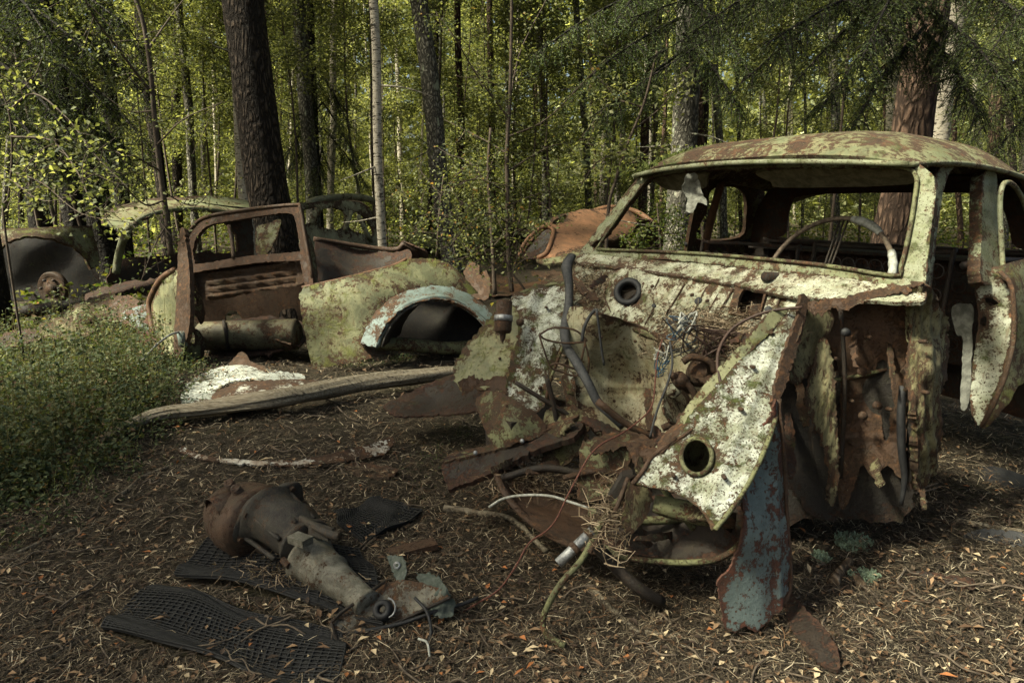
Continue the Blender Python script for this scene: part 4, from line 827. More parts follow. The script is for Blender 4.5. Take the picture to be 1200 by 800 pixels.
scrap('metal_sheet', [(404, 545), (420, 540), (450, 545), (466, 550), (458, 558), (440, 561), (420, 556)], gctrl([(404, 545, .01), (450, 545, .02), (440, 560, .01)]), M_RUST, 'small brown curved scrap in the litter above the gearbox', 'metal sheet', SH, s=3)
scrap('metal_sheet', [(448, 474), (460, 466), (480, 458), (505, 447), (530, 438), (552, 432), (566, 440), (572, 460), (560, 480), (530, 487), (490, 488), (465, 486)], [(448, 474, 2.95), (505, 447, 3.05), (552, 432, 3.0), (530, 487, 2.72), (465, 486, 2.82), (572, 460, 2.8), (510, 470, 2.95)], M_RUSTDK, 'dark curled sheet wedged between the log and the pale engine bay', 'metal sheet', SH, s=3)
scrap('metal_sheet', [(420, 566), (452, 559), (500, 552), (512, 556), (508, 566), (470, 572), (440, 574)], gctrl([(420, 566, .0), (500, 552, .02), (470, 572, .0)]), M_RUSTG, 'flat scrap half buried in needles beside the cross rail', 'metal sheet', SH, s=3) if False else None
scrap('curved_panel', [(66, 378), (72, 366), (88, 355), (108, 348), (130, 343), (136, 350), (128, 360), (122, 372), (100, 378), (80, 380)], [(66, 378, 4.9), (108, 348, 5.1), (136, 345, 5.0), (122, 374, 4.75), (95, 362, 4.8)], M_RUSTG, 'domed greenish brown hood piece lying left of the upright panel', 'body panel', SH, s=3.2)
scrap('curved_panel', [(122, 372), (130, 352), (142, 344), (160, 350), (163, 360), (150, 370), (136, 376)], [(122, 372, 4.8), (142, 344, 4.9), (163, 360, 4.7)], M_RUST, 'reddish brown torn piece tucked against the domed hood piece', 'body panel', SH, s=3.2)
scrap('curved_panel', [(138, 374), (148, 362), (165, 357), (180, 360), (182, 376), (178, 396), (168, 404), (156, 384)], [(138, 374, 4.6), (165, 357, 4.7), (180, 396, 4.4), (160, 375, 4.5)], M_TEAL, 'blue grey curved panel low beside the upright green panel', 'body panel', SH, s=3.2)
scrap('curved_panel', [(44, 384), (60, 374), (78, 374), (98, 380), (110, 388), (98, 396), (70, 397), (50, 395)], [(44, 384, 4.3), (78, 374, 4.5), (110, 388, 4.2), (60, 396, 4.1)], M_CRUST, 'flat grey crusted sheet above the bilberry bushes', 'body panel', SH, s=3.2)
scrap('curved_panel', [(0, 392), (20, 384), (45, 384), (48, 396), (30, 402), (0, 404)], [(0, 392, 4.2), (45, 384, 4.3), (20, 402, 4.1)], M_RUSTDK, 'dark folded sheet at the left edge above the bushes', 'body panel', SH, s=4)
scrap('curved_panel', [(100, 345), (140, 333), (176, 326), (206, 322), (208, 330), (170, 336), (130, 346), (108, 352)], [(100, 346, 5.4), (206, 324, 5.3), (150, 340, 5.2)], M_RUSTDK, 'long dark bent strip crossing behind the domed piece', 'body panel', SH, s=4)
scrap('curved_panel', [(268, 428), (276, 418), (284, 412), (296, 424), (312, 430), (308, 434), (285, 434)], [(268, 428, 3.9), (284, 412, 4.0), (312, 430, 3.8)], M_RUST, 'small folded rusty scrap below the dark tube', 'body panel', SH, s=3)
scrap('rust_sheet', [(556, 346), (562, 326), (572, 320), (600, 321), (640, 318), (668, 320), (662, 336), (644, 344), (600, 347)], gctrl([(556, 346, .03), (572, 320, .05), (668, 320, .06), (600, 347, .02)]), M_ORANGE, 'flat pinkish brown sheet on the ground behind the middle sapling', 'metal sheet', SH, s=4)
scrap('rust_sheet', [(628, 344), (640, 326), (652, 322), (668, 322), (676, 312), (690, 296), (694, 300), (682, 320), (676, 336), (660, 346)], [(628, 344, 4.2), (668, 322, 4.4), (692, 296, 4.2), (660, 346, 4.0)], M_RUSTG, 'bent panel edge poking up behind the black hose', 'metal sheet', SH, s=3)
scrap('rusty_plank', [(918, 700), (932, 700), (950, 722), (966, 740), (982, 765), (986, 784), (974, 786), (950, 768), (930, 742)], gctrl([(918, 700, .01), (950, 722, .03), (984, 784, .02), (940, 760, .015)]), M_RUSTDK, 'dark brown flat strip on the ground right of the leaning fender', 'plank', None, s=4)
scrap('rusty_plank', [(1062, 672), (1078, 668), (1110, 672), (1138, 678), (1140, 690), (1110, 692), (1084, 690)], gctrl([(1062, 672, .01), (1110, 672, .025), (1140, 690, .01)]), M_RUSTDK, 'dark flat scrap on the litter at lower right', 'plank', None, s=4)
scrap('rusty_plank', [(1130, 628), (1150, 618), (1200, 622), (1215, 632), (1200, 638), (1160, 636)], gctrl([(1130, 628, .01), (1200, 622, .03), (1200, 638, .01)]), M_BLACK, 'black flat strip at the right edge below the jamb', 'plank', None, s=4)
scrap('dark_sheet', [(1140, 552), (1165, 545), (1200, 556), (1215, 566), (1190, 572), (1160, 566)], gctrl([(1140, 552, .01), (1200, 556, .03), (1190, 572, .01)]), M_BLACK, 'black torn sheet under the green rear quarter at the right', 'sheet', None, s=4)

# ================= far wrecks =================
# left edge: green wing over a bare hub
c4 = thing('car_wreck', tuple(G(40, 352)), 'green wing over an empty arch with a rusty hub, cut by the left edge', 'car wreck')
sheet('wing', [(-60, 275), (-20, 270), (0, 268), (40, 267), (80, 266), (108, 264), (112, 280), (116, 300), (116, 312), (106, 316), (98, 300), (84, 288), (60, 280), (30, 277), (8, 284), (-4, 296), (-12, 320), (-60, 330)], pixfn([(-60, 275, 5.2), (40, 267, 5.5), (108, 264, 5.9), (116, 312, 5.8), (-10, 300, 5.15), (40, 280, 5.35)]), M_OLIVE, c4, s=4, th=.02, amp=.01, smooth_outline=False, jit=.5)
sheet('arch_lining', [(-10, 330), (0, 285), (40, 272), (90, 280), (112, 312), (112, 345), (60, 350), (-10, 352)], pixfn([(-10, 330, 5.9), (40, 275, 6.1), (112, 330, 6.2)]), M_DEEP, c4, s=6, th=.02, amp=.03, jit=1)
V, f = lathe([(0, 0), (0, .04), (.02, .045), (.03, .10), (.015, .125), (.03, .135), (.06, .135), (.06, 0)], P(58, 338, 5.6), (.15, 1, 0), 28)
hb = mesh_obj('hub', V[:, :] * 1.0, f, M_RUST, c4)
for k in range(6):
    a = k * math.pi / 3; V, f = lathe([(-.012, 0), (-.012, .010), (.01, .012)], P(58, 338, 5.6) + np.array([.075 * math.cos(a), 0.005, .075 * math.sin(a)]), (.15, 1, 0), 8); mesh_obj('wheel_nut', V, f, M_DKMETAL, hb)
tobj('bumper_rail', pl([(-40, 372), (20, 366), (80, 358), (118, 350)], [5.2, 5.3, 5.4, 5.6]), .05, M_RUSTDK, c4, k=8)
# roof behind
c5 = thing('car_wreck', tuple(G(200, 320)), 'wreck behind the sapling with a long curved roof of green and faded red paint', 'car wreck')
M_ROOF2 = rusty('faded_roof_paint', (.26, .29, .17), (.17, .19, .10), rust=.30, chips=.2, moss=.25, grime=.3, scale=.7, stain=1.3, off=(2, 3, 1))
rf = pixfn([(118, 255, 6.0), (150, 240, 6.3), (200, 232, 6.8), (260, 232, 7.4), (298, 240, 7.6), (150, 262, 5.9), (200, 246, 6.2), (250, 244, 6.7), (290, 250, 7.1)])
sheet('roof', [(118, 256), (128, 246), (150, 239), (180, 233), (220, 230), (262, 230), (298, 238), (298, 252), (280, 252), (250, 246), (215, 245), (190, 248), (168, 256), (155, 266), (148, 272), (134, 264), (122, 262)], rf, M_ROOF2, c5, s=4, th=.02, amp=.006, jit=.4)
tobj('window_pillar', pl([(150, 268), (143, 285), (138, 305), (136, 320)], [5.9, 5.95, 6.0, 6.0]), .035, M_PILLAR, c5, k=6)
sheet('rear_pillar', [(248, 247), (270, 249), (292, 252), (296, 275), (296, 300), (280, 300), (276, 275), (262, 258)], pixfn([(248, 247, 6.8), (296, 252, 7.2), (290, 300, 7.0)]), M_RUSTDK, c5, s=4, th=.03, amp=.01)
tobj('roof_edge', list(rf(np.array([(148, 270), (158, 262), (170, 254), (190, 248), (215, 245), (250, 246), (280, 252)], float))), .02, M_PILLAR, c5, k=6)
sheet('side_body', [(136, 306), (180, 300), (240, 296), (300, 298), (300, 330), (140, 345)], pixfn([(136, 306, 6.1), (300, 298, 7.0), (220, 330, 6.5)]), M_RUSTDK, c5, s=6, th=.02, amp=.04, jit=2)
sheet('hanging_trim', [(300, 268), (316, 262), (330, 258), (324, 280), (310, 300), (300, 296)], pixfn([(300, 268, 5.6), (330, 258, 5.6), (305, 300, 5.5)]), M_OLIVE, c5, s=4, th=.01, amp=.02)
# skeleton car
c6 = thing('car_wreck', tuple(G(395, 300)), 'skeletal brown green car shell with three empty windows behind the middle wreck', 'car wreck')
M_SK = rusty('brown_green_shell', (.25, .245, .15), (.15, .14, .085), rust=.40, chips=.5, moss=.3, grime=.5, scale=1.2)
sk = pixfn([(345, 240, 8.2), (440, 245, 9.4), (345, 292, 8.0), (448, 295, 9.2), (395, 238, 8.8)])
sheet('body_side', [(345, 243), (360, 238), (390, 235), (415, 236), (430, 242), (440, 255), (444, 275), (450, 296), (400, 300), (345, 300)], sk, M_SK, c6, holes=[[(350, 252), (356, 246), (368, 244), (364, 260), (352, 262)], [(372, 264), (376, 248), (388, 243), (404, 248), (400, 268)], [(410, 268), (414, 250), (424, 252), (434, 264), (436, 276)]], s=3, th=.03, amp=.01, jit=.5)
tobj('roof_rail', list(sk(np.array([(345, 242), (362, 237), (392, 234), (418, 236), (432, 243), (441, 256)], float)) + np.array([0, .6, .04])), .05, M_SK, c6, k=6)
sheet('roof', [(340, 244), (360, 237), (390, 233), (418, 235), (434, 243), (414, 239), (390, 239), (362, 242), (344, 248)], pixfn([(340, 244, 8.4), (390, 233, 9.6), (434, 243, 10.0), (390, 239, 8.9), (344, 248, 8.1)]), M_SK, c6, s=3, th=.03, amp=.01)
for q in ([(366, 262), (372, 245)], [(405, 270), (412, 248)], [(436, 284), (420, 252)]): tobj('window_post', list(sk(np.array(q, float)) + np.array([0, -.03, 0])), .035, M_SK, c6, k=6)
# overgrown car further back
c7 = thing('car_wreck', tuple(G(535, 285)), 'far moss covered car roof half hidden by leaves left of the thin sapling', 'car wreck')
M_MS = rusty('moss_covered_paint', (.13, .14, .07), (.08, .09, .04), rust=.3, moss=.7, grime=.5, scale=.6)
sheet('roof', [(488, 262), (496, 248), (512, 241), (540, 238), (564, 241), (572, 252), (574, 262), (560, 250), (535, 248), (512, 252), (500, 264)], pixfn([(488, 262, 13.0), (540, 238, 14.5), (574, 262, 13.4), (535, 250, 13.2)]), M_MS, c7, s=3, th=.04, amp=.02)
sheet('body_side', [(478, 272), (500, 264), (540, 262), (574, 262), (596, 268), (600, 284), (560, 290), (490, 288)], pixfn([(478, 272, 12.6), (540, 262, 13.2), (600, 284, 13.2)]), M_MS, c7, s=4, th=.04, amp=.04)
for q in ([(498, 266), (506, 248)], [(536, 264), (540, 246)], [(574, 266), (568, 250)]): tobj('window_post', pl(q, 13.1), .05, M_MS, c7, k=6)
c9 = thing('car_wreck', tuple(G(612, 285)), 'small distant rusty bonnet between the thin sapling and the orange hood', 'car wreck')
sheet('bonnet', [(596, 262), (606, 258), (618, 262), (624, 272), (616, 268), (604, 266), (598, 270)], pixfn([(596, 262, 13), (624, 272, 12.6), (606, 258, 13.6)]), M_OLIVE, c9, s=2.5, th=.04)
sheet('body_side', [(586, 272), (600, 268), (624, 272), (628, 284), (600, 288), (584, 284)], pixfn([(586, 272, 12.8), (628, 284, 12.2)]), M_RUSTDK, c9, s=3, th=.04, amp=.03)
# orange brown nose with big oval hole
M_NOSE = rusty('orange_brown_nose', (.27, .135, .07), (.17, .09, .05), rust=.35, chips=.3, moss=.15, grime=.45, scale=1.0, stain=.8)
c8 = thing('car_wreck', tuple(G(650, 305)), 'orange brown car nose with oval headlamp openings, behind the windscreen post', 'car wreck')
of = pixfn([(607, 300, 7.6), (640, 262, 7.9), (680, 245, 8.6), (730, 244, 9.0), (776, 262, 9.2), (650, 298, 7.2), (700, 285, 7.6), (735, 275, 8.2)])
sheet('nose', [(606, 301), (612, 286), (626, 270), (644, 257), (664, 249), (688, 245), (715, 244), (735, 246), (746, 256), (742, 270), (722, 280), (700, 284), (680, 292), (660, 300), (642, 306), (628, 303), (640, 296), (646, 280), (648, 270), (640, 266), (628, 276), (616, 290)], of, M_NOSE, c8, s=3, th=.03, amp=.01, jit=.4, holes=[[(650, 258), (664, 251), (660, 259), (648, 263)]])
tobj('opening_rim', list(of(np.array([(608, 301), (614, 286), (628, 271), (640, 265), (648, 269), (646, 281), (640, 296), (630, 302)], float)) + np.array([0, -.02, 0])), .025, M_NOSE, c8, k=6)
sheet('dark_inside', [(610, 300), (622, 276), (642, 264), (650, 275), (644, 298), (628, 304)], pixfn([(610, 300, 8.3), (642, 264, 8.5), (640, 300, 8.2)]), M_RUSTDK, c8, s=4, th=.02, amp=.03)
tobj('roof_bow', pl([(690, 250), (715, 243), (745, 248), (765, 262), (780, 280)], [9.4, 9.6, 9.6, 9.4, 9.2]), .04, M_NOSE, c8, k=6)
sheet('lower_wing', [(628, 303), (650, 300), (680, 292), (696, 286), (706, 292), (690, 300), (664, 306), (640, 308)], pixfn([(628, 303, 7.2), (680, 292, 7.3), (706, 292, 7.5), (664, 306, 7.0)]), M_OLIVE, c8, s=3, th=.02, amp=.01)
sheet('dark_inside', [(710, 262), (735, 255), (768, 262), (782, 282), (770, 296), (720, 296)], pixfn([(710, 262, 9.8), (782, 285, 9.6)]), M_RUSTDK, c8, s=5, th=.02, amp=.04)

# ================= log =================
M_LOG = barkmat('weathered_log', (.27, .235, .175), (.12, .095, .062), sc=(.12, 1, 1), scale=50, bmp=.014, crack=False, extra=((.05, .04, .03), .56, 42))
lg = [G(118, 520) + (0, 0, .01), G(180, 500) + (0, 0, .05), G(250, 492) + (0, 0, .06), G(330, 484) + (0, 0, .075), G(410, 470) + (0, 0, .085), G(480, 458) + (0, 0, .08), G(550, 446) + (0, 0, .06)]
V, f = tube(lg, [.018, .032, .042, .052, .056, .052, .036], 36, 14, flat=.8)
_k = np.arange(len(V)) % 36; _a = _k / 36 * 6.283; _i = np.arange(len(V)) // 36
V = V + np.c_[0 * _a, np.sin(_a), np.cos(_a)] * ((np.sin(_a * 7 + _i * .12) * .0045 + np.sin(_a * 13 - _i * .2) * .003) + vnoise(V * (2, 14, 14), 1, 2) * .006)[:, None]
ax_ = np.array(lg[-1]) - np.array(lg[0]); 
lo = mesh_obj('fallen_log', V, f, M_LOG); tag(lo, 'long weathered grey fallen log lying across the clearing', 'log')

# ================= gearbox on mats =================
gbm = rusty('greasy_cast_iron', (.05, .044, .034), (.022, .019, .016), rust=.35, chips=.3, grime=.8, scale=3, bmp=1.5, rust_cols=((.02, .011, .008), (.06, .028, .016), (.16, .07, .03)), stain=.6)
gbr = rusty('rusty_bell_housing', (.08, .045, .026), (.045, .028, .017), rust=.45, chips=.3, grime=.6, scale=2.4, bmp=1.5, rust_cols=((.018, .010, .007), (.060, .028, .015), (.17, .075, .033)))
gal = rusty('oxidised_aluminium', (.18, .17, .135), (.075, .07, .052), rust=.34, chips=.6, grime=.7, scale=3, bmp=1.2)
g0 = P(262, 612, 2.02); g1 = P(300, 602, 1.98); g2 = P(352, 628, 1.84); g3 = P(425, 700, 1.62)
gb = thing('gearbox', tuple(G(330, 665)), 'rusty gearbox with bulbous bell housing and long tapering tail lying on black mats', 'gearbox')
a1 = P(372, 640, 1.83) - P(268, 600, 1.98)
V, f = lathe([(-.075, 0), (-.07, .035), (-.05, .062), (-.02, .080), (.01, .088), (.05, .096), (.09, .100), (.12, .106), (.135, .100), (.17, .06), (.18, .0)], P(268, 602, 1.97), a1, 36, amp=.016, af=11); mesh_obj('bell_housing', V, f, gbr, gb)
V, f = lathe([(-.06, 0), (-.055, .03), (-.03, .052), (.0, .058), (.03, .05)], P(262, 598, 1.90), (-.5, -.5, -.1), 20, amp=.008, af=20); mesh_obj('housing_boss', V, f, gbr, gb)
for x, y, Y in ((268, 566, 1.93), (276, 572, 1.90)):
    V, f = lathe([(0, 0), (.0, .009), (-.004, .014), (.03, .018)], P(x, y, Y), (.1, .5, -.8), 14); mesh_obj('lug', V, f, gbr, gb)
V, f = lathe([(-.02, 0), (-.02, .085), (.0, .098), (.012, .100), (.02, .090), (.05, .082), (.10, .086), (.14, .074), (.16, .072), (.165, .078), (.18, .078), (.19, .0)], P(318, 608, 1.90), P(372, 655, 1.75) - P(318, 608, 1.90), 36, amp=.016, af=14); mesh_obj('gear_case', V, f, gbm, gb)
V, f = lathe([(0, 0), (0, .070), (.015, .072), (.03, .062), (.10, .056), (.11, .06), (.12, .050), (.20, .040), (.26, .035), (.27, .036), (.28, .036), (.28, 0)], P(362, 652, 1.76), P(428, 706, 1.58) - P(362, 652, 1.76), 28, amp=.005, af=20); mesh_obj('tail_housing', V, f, gal, gb)
for i in range(7):
    a = i * 2 * math.pi / 7; ax_ = P(372, 655, 1.75) - P(318, 608, 1.90); ax_ = ax_ / np.linalg.norm(ax_)
    u = np.cross(ax_, (0, 0, 1)); u /= np.linalg.norm(u); vv = np.cross(ax_, u)
    V, f = lathe([(-.012, 0), (-.012, .010), (.02, .010), (.02, 0)], P(362, 646, 1.765) + .075 * (math.cos(a) * u + math.sin(a) * vv), ax_, 6); mesh_obj('bolt', V, f, M_RUST, gb, smooth=False)
V, f = merge([box(P(376, 622, 1.75), (.06, -.02, -.01), (.01, .02, 0), (0, .01, .025)), ]); mesh_obj('mount', V, f, gbm, gb, smooth=False)
tobj('selector_shaft', pl([(350, 606), (368, 616), (388, 626), (398, 628)], [1.82, 1.76, 1.72, 1.71]), .012, gbm, gb, k=8)
V, f = lathe([(0, 0), (0, .012), (.006, .018), (.016, .018), (.018, 0)], P(372, 651, 1.69), (0, 1, -1), 14); mesh_obj('breather_cap', V, f, gal, gb)
V, f = lathe([(0, 0), (0, .016), (.012, .018), (.03, .018)], P(338, 665, 1.72), (.2, 1, .1), 12); mesh_obj('filler_plug', V, f, gbm, gb)
for k in range(8):                    # ribs and flange bolts of the casting
    a = k * 2 * math.pi / 8 + .2; d0 = P(318, 608, 1.90); ax_ = P(372, 655, 1.75) - d0; Lx = np.linalg.norm(ax_); ax_ = ax_ / Lx
    u = np.cross(ax_, (0, 0, 1)); u /= np.linalg.norm(u); vv = np.cross(ax_, u); rd_ = math.cos(a) * u + math.sin(a) * vv
    tobj('rib', [d0 + ax_ * .01 + rd_ * .094, d0 + ax_ * .06 + rd_ * .088, d0 + ax_ * .15 + rd_ * .080], .007, gbm, gb, k=6)
    V, f = lathe([(-.01, 0), (-.01, .009), (.022, .009), (.022, 0)], d0 - ax_ * .004 + rd_ * .106, ax_, 6); mesh_obj('bolt', V, f, M_RUST, gb, smooth=False)
V, f = lathe([(-.012, .07), (-.012, .112), (.004, .114), (.006, .10), (.006, .07), (-.012, .07)], P(318, 608, 1.90), P(372, 655, 1.75) - P(318, 608, 1.90), 36, amp=.006, af=30); mesh_obj('flange', V, f, gbm, gb)
V, f = box(P(352, 632, 1.70), (.05, -.03, 0), (.02, .03, .0), (0, 0, .02)); mesh_obj('cover_plate', V, f, gal, gb, smooth=False)
tobj('chain', pl([(392, 648), (394, 670), (398, 700), (400, 706)], [1.70, 1.66, 1.6, 1.58]), .004, M_RUST, gb, k=5)
# triangular plate and hub at the tail
pt = thing('mounting_plate', tuple(G(460, 738)), 'triangular rusty flanged plate with a hub ring, beside the gearbox tail', 'plate')
M_NOSE = None
tp = pixfn([(392, 728, 1.52), (455, 680, 1.62), (520, 690, 1.56), (400, 752, 1.47), (460, 720, 1.56)])
sheet('plate', [(390, 728), (398, 720), (452, 682), (472, 679), (494, 682), (522, 692), (526, 700), (470, 726), (404, 757), (396, 750)], tp, rusty('oily_plate', (.14, .13, .10), (.06, .055, .045), rust=.42, chips=.4, grime=.6, scale=3), pt, s=3, th=.004, amp=.003, smooth_outline=False, jit=.5)
tobj('plate_flange', [p + np.array([0, -.008, .006]) for p in tp(np.array([(452, 681), (398, 720), (389, 730), (396, 751), (404, 758), (470, 727), (528, 700)], float))], .0045, M_RUSTDK, pt, k=6, n=3, smooth=False)
V, f = lathe([(.012, .010), (-.008, .010), (-.010, .018), (-.004, .024), (.012, .026)], P(448, 714, 1.54), (.1, 1, -.8), 24); mesh_obj('hub', V, f, M_BLACK, pt)
tobj('hub_ring', [P(452, 712, 1.53) + .024 * (math.cos(a) * np.array([1, 0, 0]) + math.sin(a) * np.array([0, .5, .85])) for a in np.linspace(-1.2, 1.4, 16)], .0022, M_ALU, pt, k=6, n=1, smooth=False)
M_CLOTH = plain('dark_green_cloth', (.03, .04, .032), .8, (.075, .085, .072), 30, bmp=.004)
cl = sheet('cloth_rag', [(486, 670), (500, 668), (514, 676), (524, 690), (534, 706), (532, 720), (516, 724), (500, 716), (496, 700), (490, 686)], pixfn([(486, 670, 1.66), (534, 706, 1.55), (500, 716, 1.54), (515, 690, 1.56)]), M_CLOTH, s=2.2, th=.002, amp=.014, af=34, amp2=.005, jit=1.2, smooth_outline=False); tag(cl, 'crumpled dark green grey cloth at the end of the triangular plate', 'cloth')
cl = sheet('cloth_rag', [(452, 650), (462, 648), (474, 656), (478, 670), (474, 682), (464, 680), (458, 664)], pixfn([(452, 650, 1.72), (478, 670, 1.64), (464, 680, 1.62)]), M_CLOTH, s=2.4, th=.002, amp=.012, af=34, smooth_outline=False, jit=1); tag(cl, 'small green strip of tarpaulin with an eyelet beside the channel piece', 'cloth')
V, f = lathe([(0, .005), (0, .010), (.003, .010), (.003, .005), (0, .005)], P(465, 662, 1.665), (0, 1, -.6), 14); mesh_obj('eyelet', V, f, M_ALU, cl)
V, f = merge([box(G(484, 650) + (0, 0, .02), (.13, .05, .01), (-.02, .045, 0), (0, 0, .018))]); chn = mesh_obj('metal_channel', V, f, M_RUST, smooth=False); tag(chn, 'short brown steel channel lying right of the black mat', 'metal piece')
tag(tobj('wire', pl([(486, 700), (500, 716), (505, 740), (498, 765), (490, 790)], [1.55, 1.52, 1.49, 1.45, 1.40]), .0045, M_BLACK, k=6), 'black cable looping down from the triangular plate', 'cable')
tag(tobj('wire', pl([(490, 748), (500, 752), (503, 765), (504, 780), (498, 795)], [1.45, 1.44, 1.42, 1.40, 1.37]), .003, M_WW, k=6), 'thin white cable curling below the triangular plate', 'cable')
tag(tobj('wire', pl([(378, 745), (420, 740), (470, 730), (510, 716), (540, 708), (560, 700)], [1.5, 1.5, 1.52, 1.54, 1.57, 1.60]), .005, M_BLACK, k=6), 'black cable running right from the mats under the triangular plate', 'cable')
# black mesh mats: woven grid of strands over a backing
M_MAT = plain('black_mesh_mat', (.009, .009, .0095), .7, (.015, .015, .015), 90, bmp=.002)
def mat_obj(quad, nx_, ny_, label, dz=.012, sag=.02):
    q = [G(*p)[:2] for p in quad]          # four corners on the ground
    def surf(u, v):
        p = (1 - u) * (1 - v) * q[0] + u * (1 - v) * q[1] + u * v * q[2] + (1 - u) * v * q[3]
        p = p + .014 * np.array([math.sin(v * 9 + u * 3 + q[0][0] * 9), math.sin(u * 8 + v * 2 + q[0][0] * 5)])
        z = gh(p[0], p[1]) + dz + .010 * vnoise(np.array([[p[0], p[1], 0]]), 9)[0] + .006 * math.sin(u * 9 + v * 4) + .03 * max(0, .12 - min(u, 1 - u, v, 1 - v)) * (1 + math.sin(u * 11 + v * 7))
        return np.array([p[0], p[1], z])
    V = []; Fc = []
    N = 46
    for i in range(N + 1):
        for j in range(N + 1): V.append(surf(i / N, j / N))
    Fc = [(i * (N + 1) + j, (i + 1) * (N + 1) + j, (i + 1) * (N + 1) + j + 1, i * (N + 1) + j + 1) for i in range(N) for j in range(N)]
    V = np.array(V); Fq = np.array(Fc)
    nz = np.cross(V[Fq[0, 1]] - V[Fq[0, 0]], V[Fq[0, 2]] - V[Fq[0, 0]])[2]
    if nz < 0: Fq = Fq[:, ::-1]
    V3, f3, b3 = thicken(V, Fq, .006)
    o = mesh_obj('rubber_mat', V3, f3, M_MAT, sharp=b3); tag(o, label, 'mat', 'black mesh mats under the gearbox')
    ps = []
    for i in range(nx_ + 1):
        ps.append(tube([surf(i / nx_, v) + (0, 0, .003) for v in np.linspace(0, 1, 22)], .0024, 4, 1, smooth=False, caps=False))
    for j in range(ny_ + 1):
        ps.append(tube([surf(u, j / ny_) + (0, 0, .0025) for u in np.linspace(0, 1, 22)], .0024, 4, 1, smooth=False, caps=False))
    Vg, fg = merge(ps); g = mesh_obj('mat_weave', Vg, fg, M_MAT, o); g['kind'] = 'stuff'
    return o
mat_obj([(118, 746), (182, 694), (400, 742), (392, 812)], 28, 36, 'black ribbed mesh mat at the bottom left edge, nearest of the mats')
mat_obj([(208, 686), (250, 630), (424, 648), (446, 738)], 26, 24, 'black mesh mat directly beneath the bell housing', .020)
mat_obj([(388, 604), (448, 586), (494, 606), (426, 642)], 24, 18, 'small black mesh mat behind the gearbox tail', .016)
# nuggets: bark pieces, stones, lichen
M_WOOD = barkmat('split_wood', (.36, .27, .18), (.20, .14, .09), sc=(3, .6, 3), scale=12, bmp=.008)
def stick(pts, r, label, name='stick', mat=None, grp='dead sticks on the forest floor'):
    g = [G(*p) + (0, 0, r * .8) for p in pts]
    V, f = tube(g, [r * (1 - .5 * i / len(g)) for i in range(len(g))], 7, 6); V = V + rng.normal(0, r * .08, V.shape)
    o = mesh_obj(name, V, f, mat or M_LOG); tag(o, label, 'stick', grp); return o
stick([(976, 690), (984, 676), (996, 660)], .017, 'short split piece of pale wood beside the green lichen tuft', 'wood_piece', M_WOOD, None)
stick([(1010, 692), (1004, 680), (1000, 670)], .014, 'smaller split piece of wood right of the pale one', 'wood_piece', M_WOOD, None)
stick([(130, 590), (150, 575), (168, 560), (198, 548)], .008, 'crooked grey stick in the litter left of the bell housing')
stick([(756, 745), (775, 747), (800, 750)], .009, 'short pale stick on the litter right of the bent brake pipe')
stick([(50, 778), (80, 760), (110, 742), (128, 728)], .006, 'thin dark stick at the bottom left corner')
stick([(1120, 612), (1150, 618), (1200, 626)], .010, 'dark stick at the right edge of the ground')
stick([(690, 690), (720, 720), (748, 745)], .010, 'dark stick under the front of the big wreck')
stick([(0, 660), (40, 640), (90, 620)], .006, 'thin stick at the left edge of the litter')
stick([(520, 598), (560, 604), (600, 612), (640, 650)], .013, 'dark split plank end in front of the curved pan')
stick([(1010, 720), (1050, 760), (1065, 775)], .007, 'thin stick at the lower right of the litter')
M_LICH = plain('grey_green_lichen', (.20, .26, .18), .95, (.10, .13, .08), 60, bmp=.004)
def clump(x, y, r, n, label, mat, name, cat):
    c = G(x, y); ps = []
    for i in range(n):
        a = rnd.uniform(0, 6.28); d = r * math.sqrt(rnd.random()); p = c + np.array([d * math.cos(a), d * math.sin(a), 0]); p[2] = gh(p[0], p[1])
        q = p + np.array([rnd.gauss(0, .006), rnd.gauss(0, .006), rnd.uniform(.006, .022)])
        ps.append(tube([p, (p + q) / 2 + rng.normal(0, .003, 3), q], [.003, .0028, .002], 4, 2))
    V, f = merge(ps); o = mesh_obj(name, V, f, mat, smooth=False); o['kind'] = 'stuff'; tag(o, label, cat)
clump(1000, 638, .05, 420, 'pale green lichen tuft on the litter right of the leaning fender', M_LICH, 'lichen', 'lichen')
clump(1012, 678, .035, 260, 'small pale lichen patch by the split wood', M_LICH, 'lichen', 'lichen')
clump(962, 655, .02, 120, 'tiny lichen patch near the leaning fender', M_LICH, 'lichen', 'lichen')
# ================= foliage, trunks, litter =================
M_LEAF = leafmat('leaf', .52, .6); M_NEEDLE = leafmat('conifer_needle', .25, .6); M_DEAD = leafmat('dead_litter', .12, .8)
M_BERRY = leafmat('bilberry_leaf', .3, .75)
B_PINE = barkmat('pine_bark', (.115, .085, .062), (.055, .042, .033), sc=(1, 1, .34), scale=27, bmp=.06)
B_RED = barkmat('red_pine_bark', (.15, .095, .065), (.085, .055, .04), sc=(1, 1, .35), scale=20, bmp=.02)
B_GREY = barkmat('grey_bark', (.28, .26, .21), (.13, .12, .095), sc=(1, 1, .5), scale=26, bmp=.012, extra=((.26, .28, .20), .58, 9))
B_BIRCH = barkmat('birch_bark', (.46, .42, .34), (.30, .26, .20), sc=(1, 1, 3.0), scale=9, bmp=.006, crack=False, extra=((.04, .032, .025), .52, 16))
B_DARK = barkmat('dark_spruce_bark', (.055, .046, .038), (.03, .026, .022), sc=(1, 1, .6), scale=28, bmp=.02)
B_TWIG = plain('twig_bark', (.085, .062, .045), .9, (.04, .03, .022), 40)

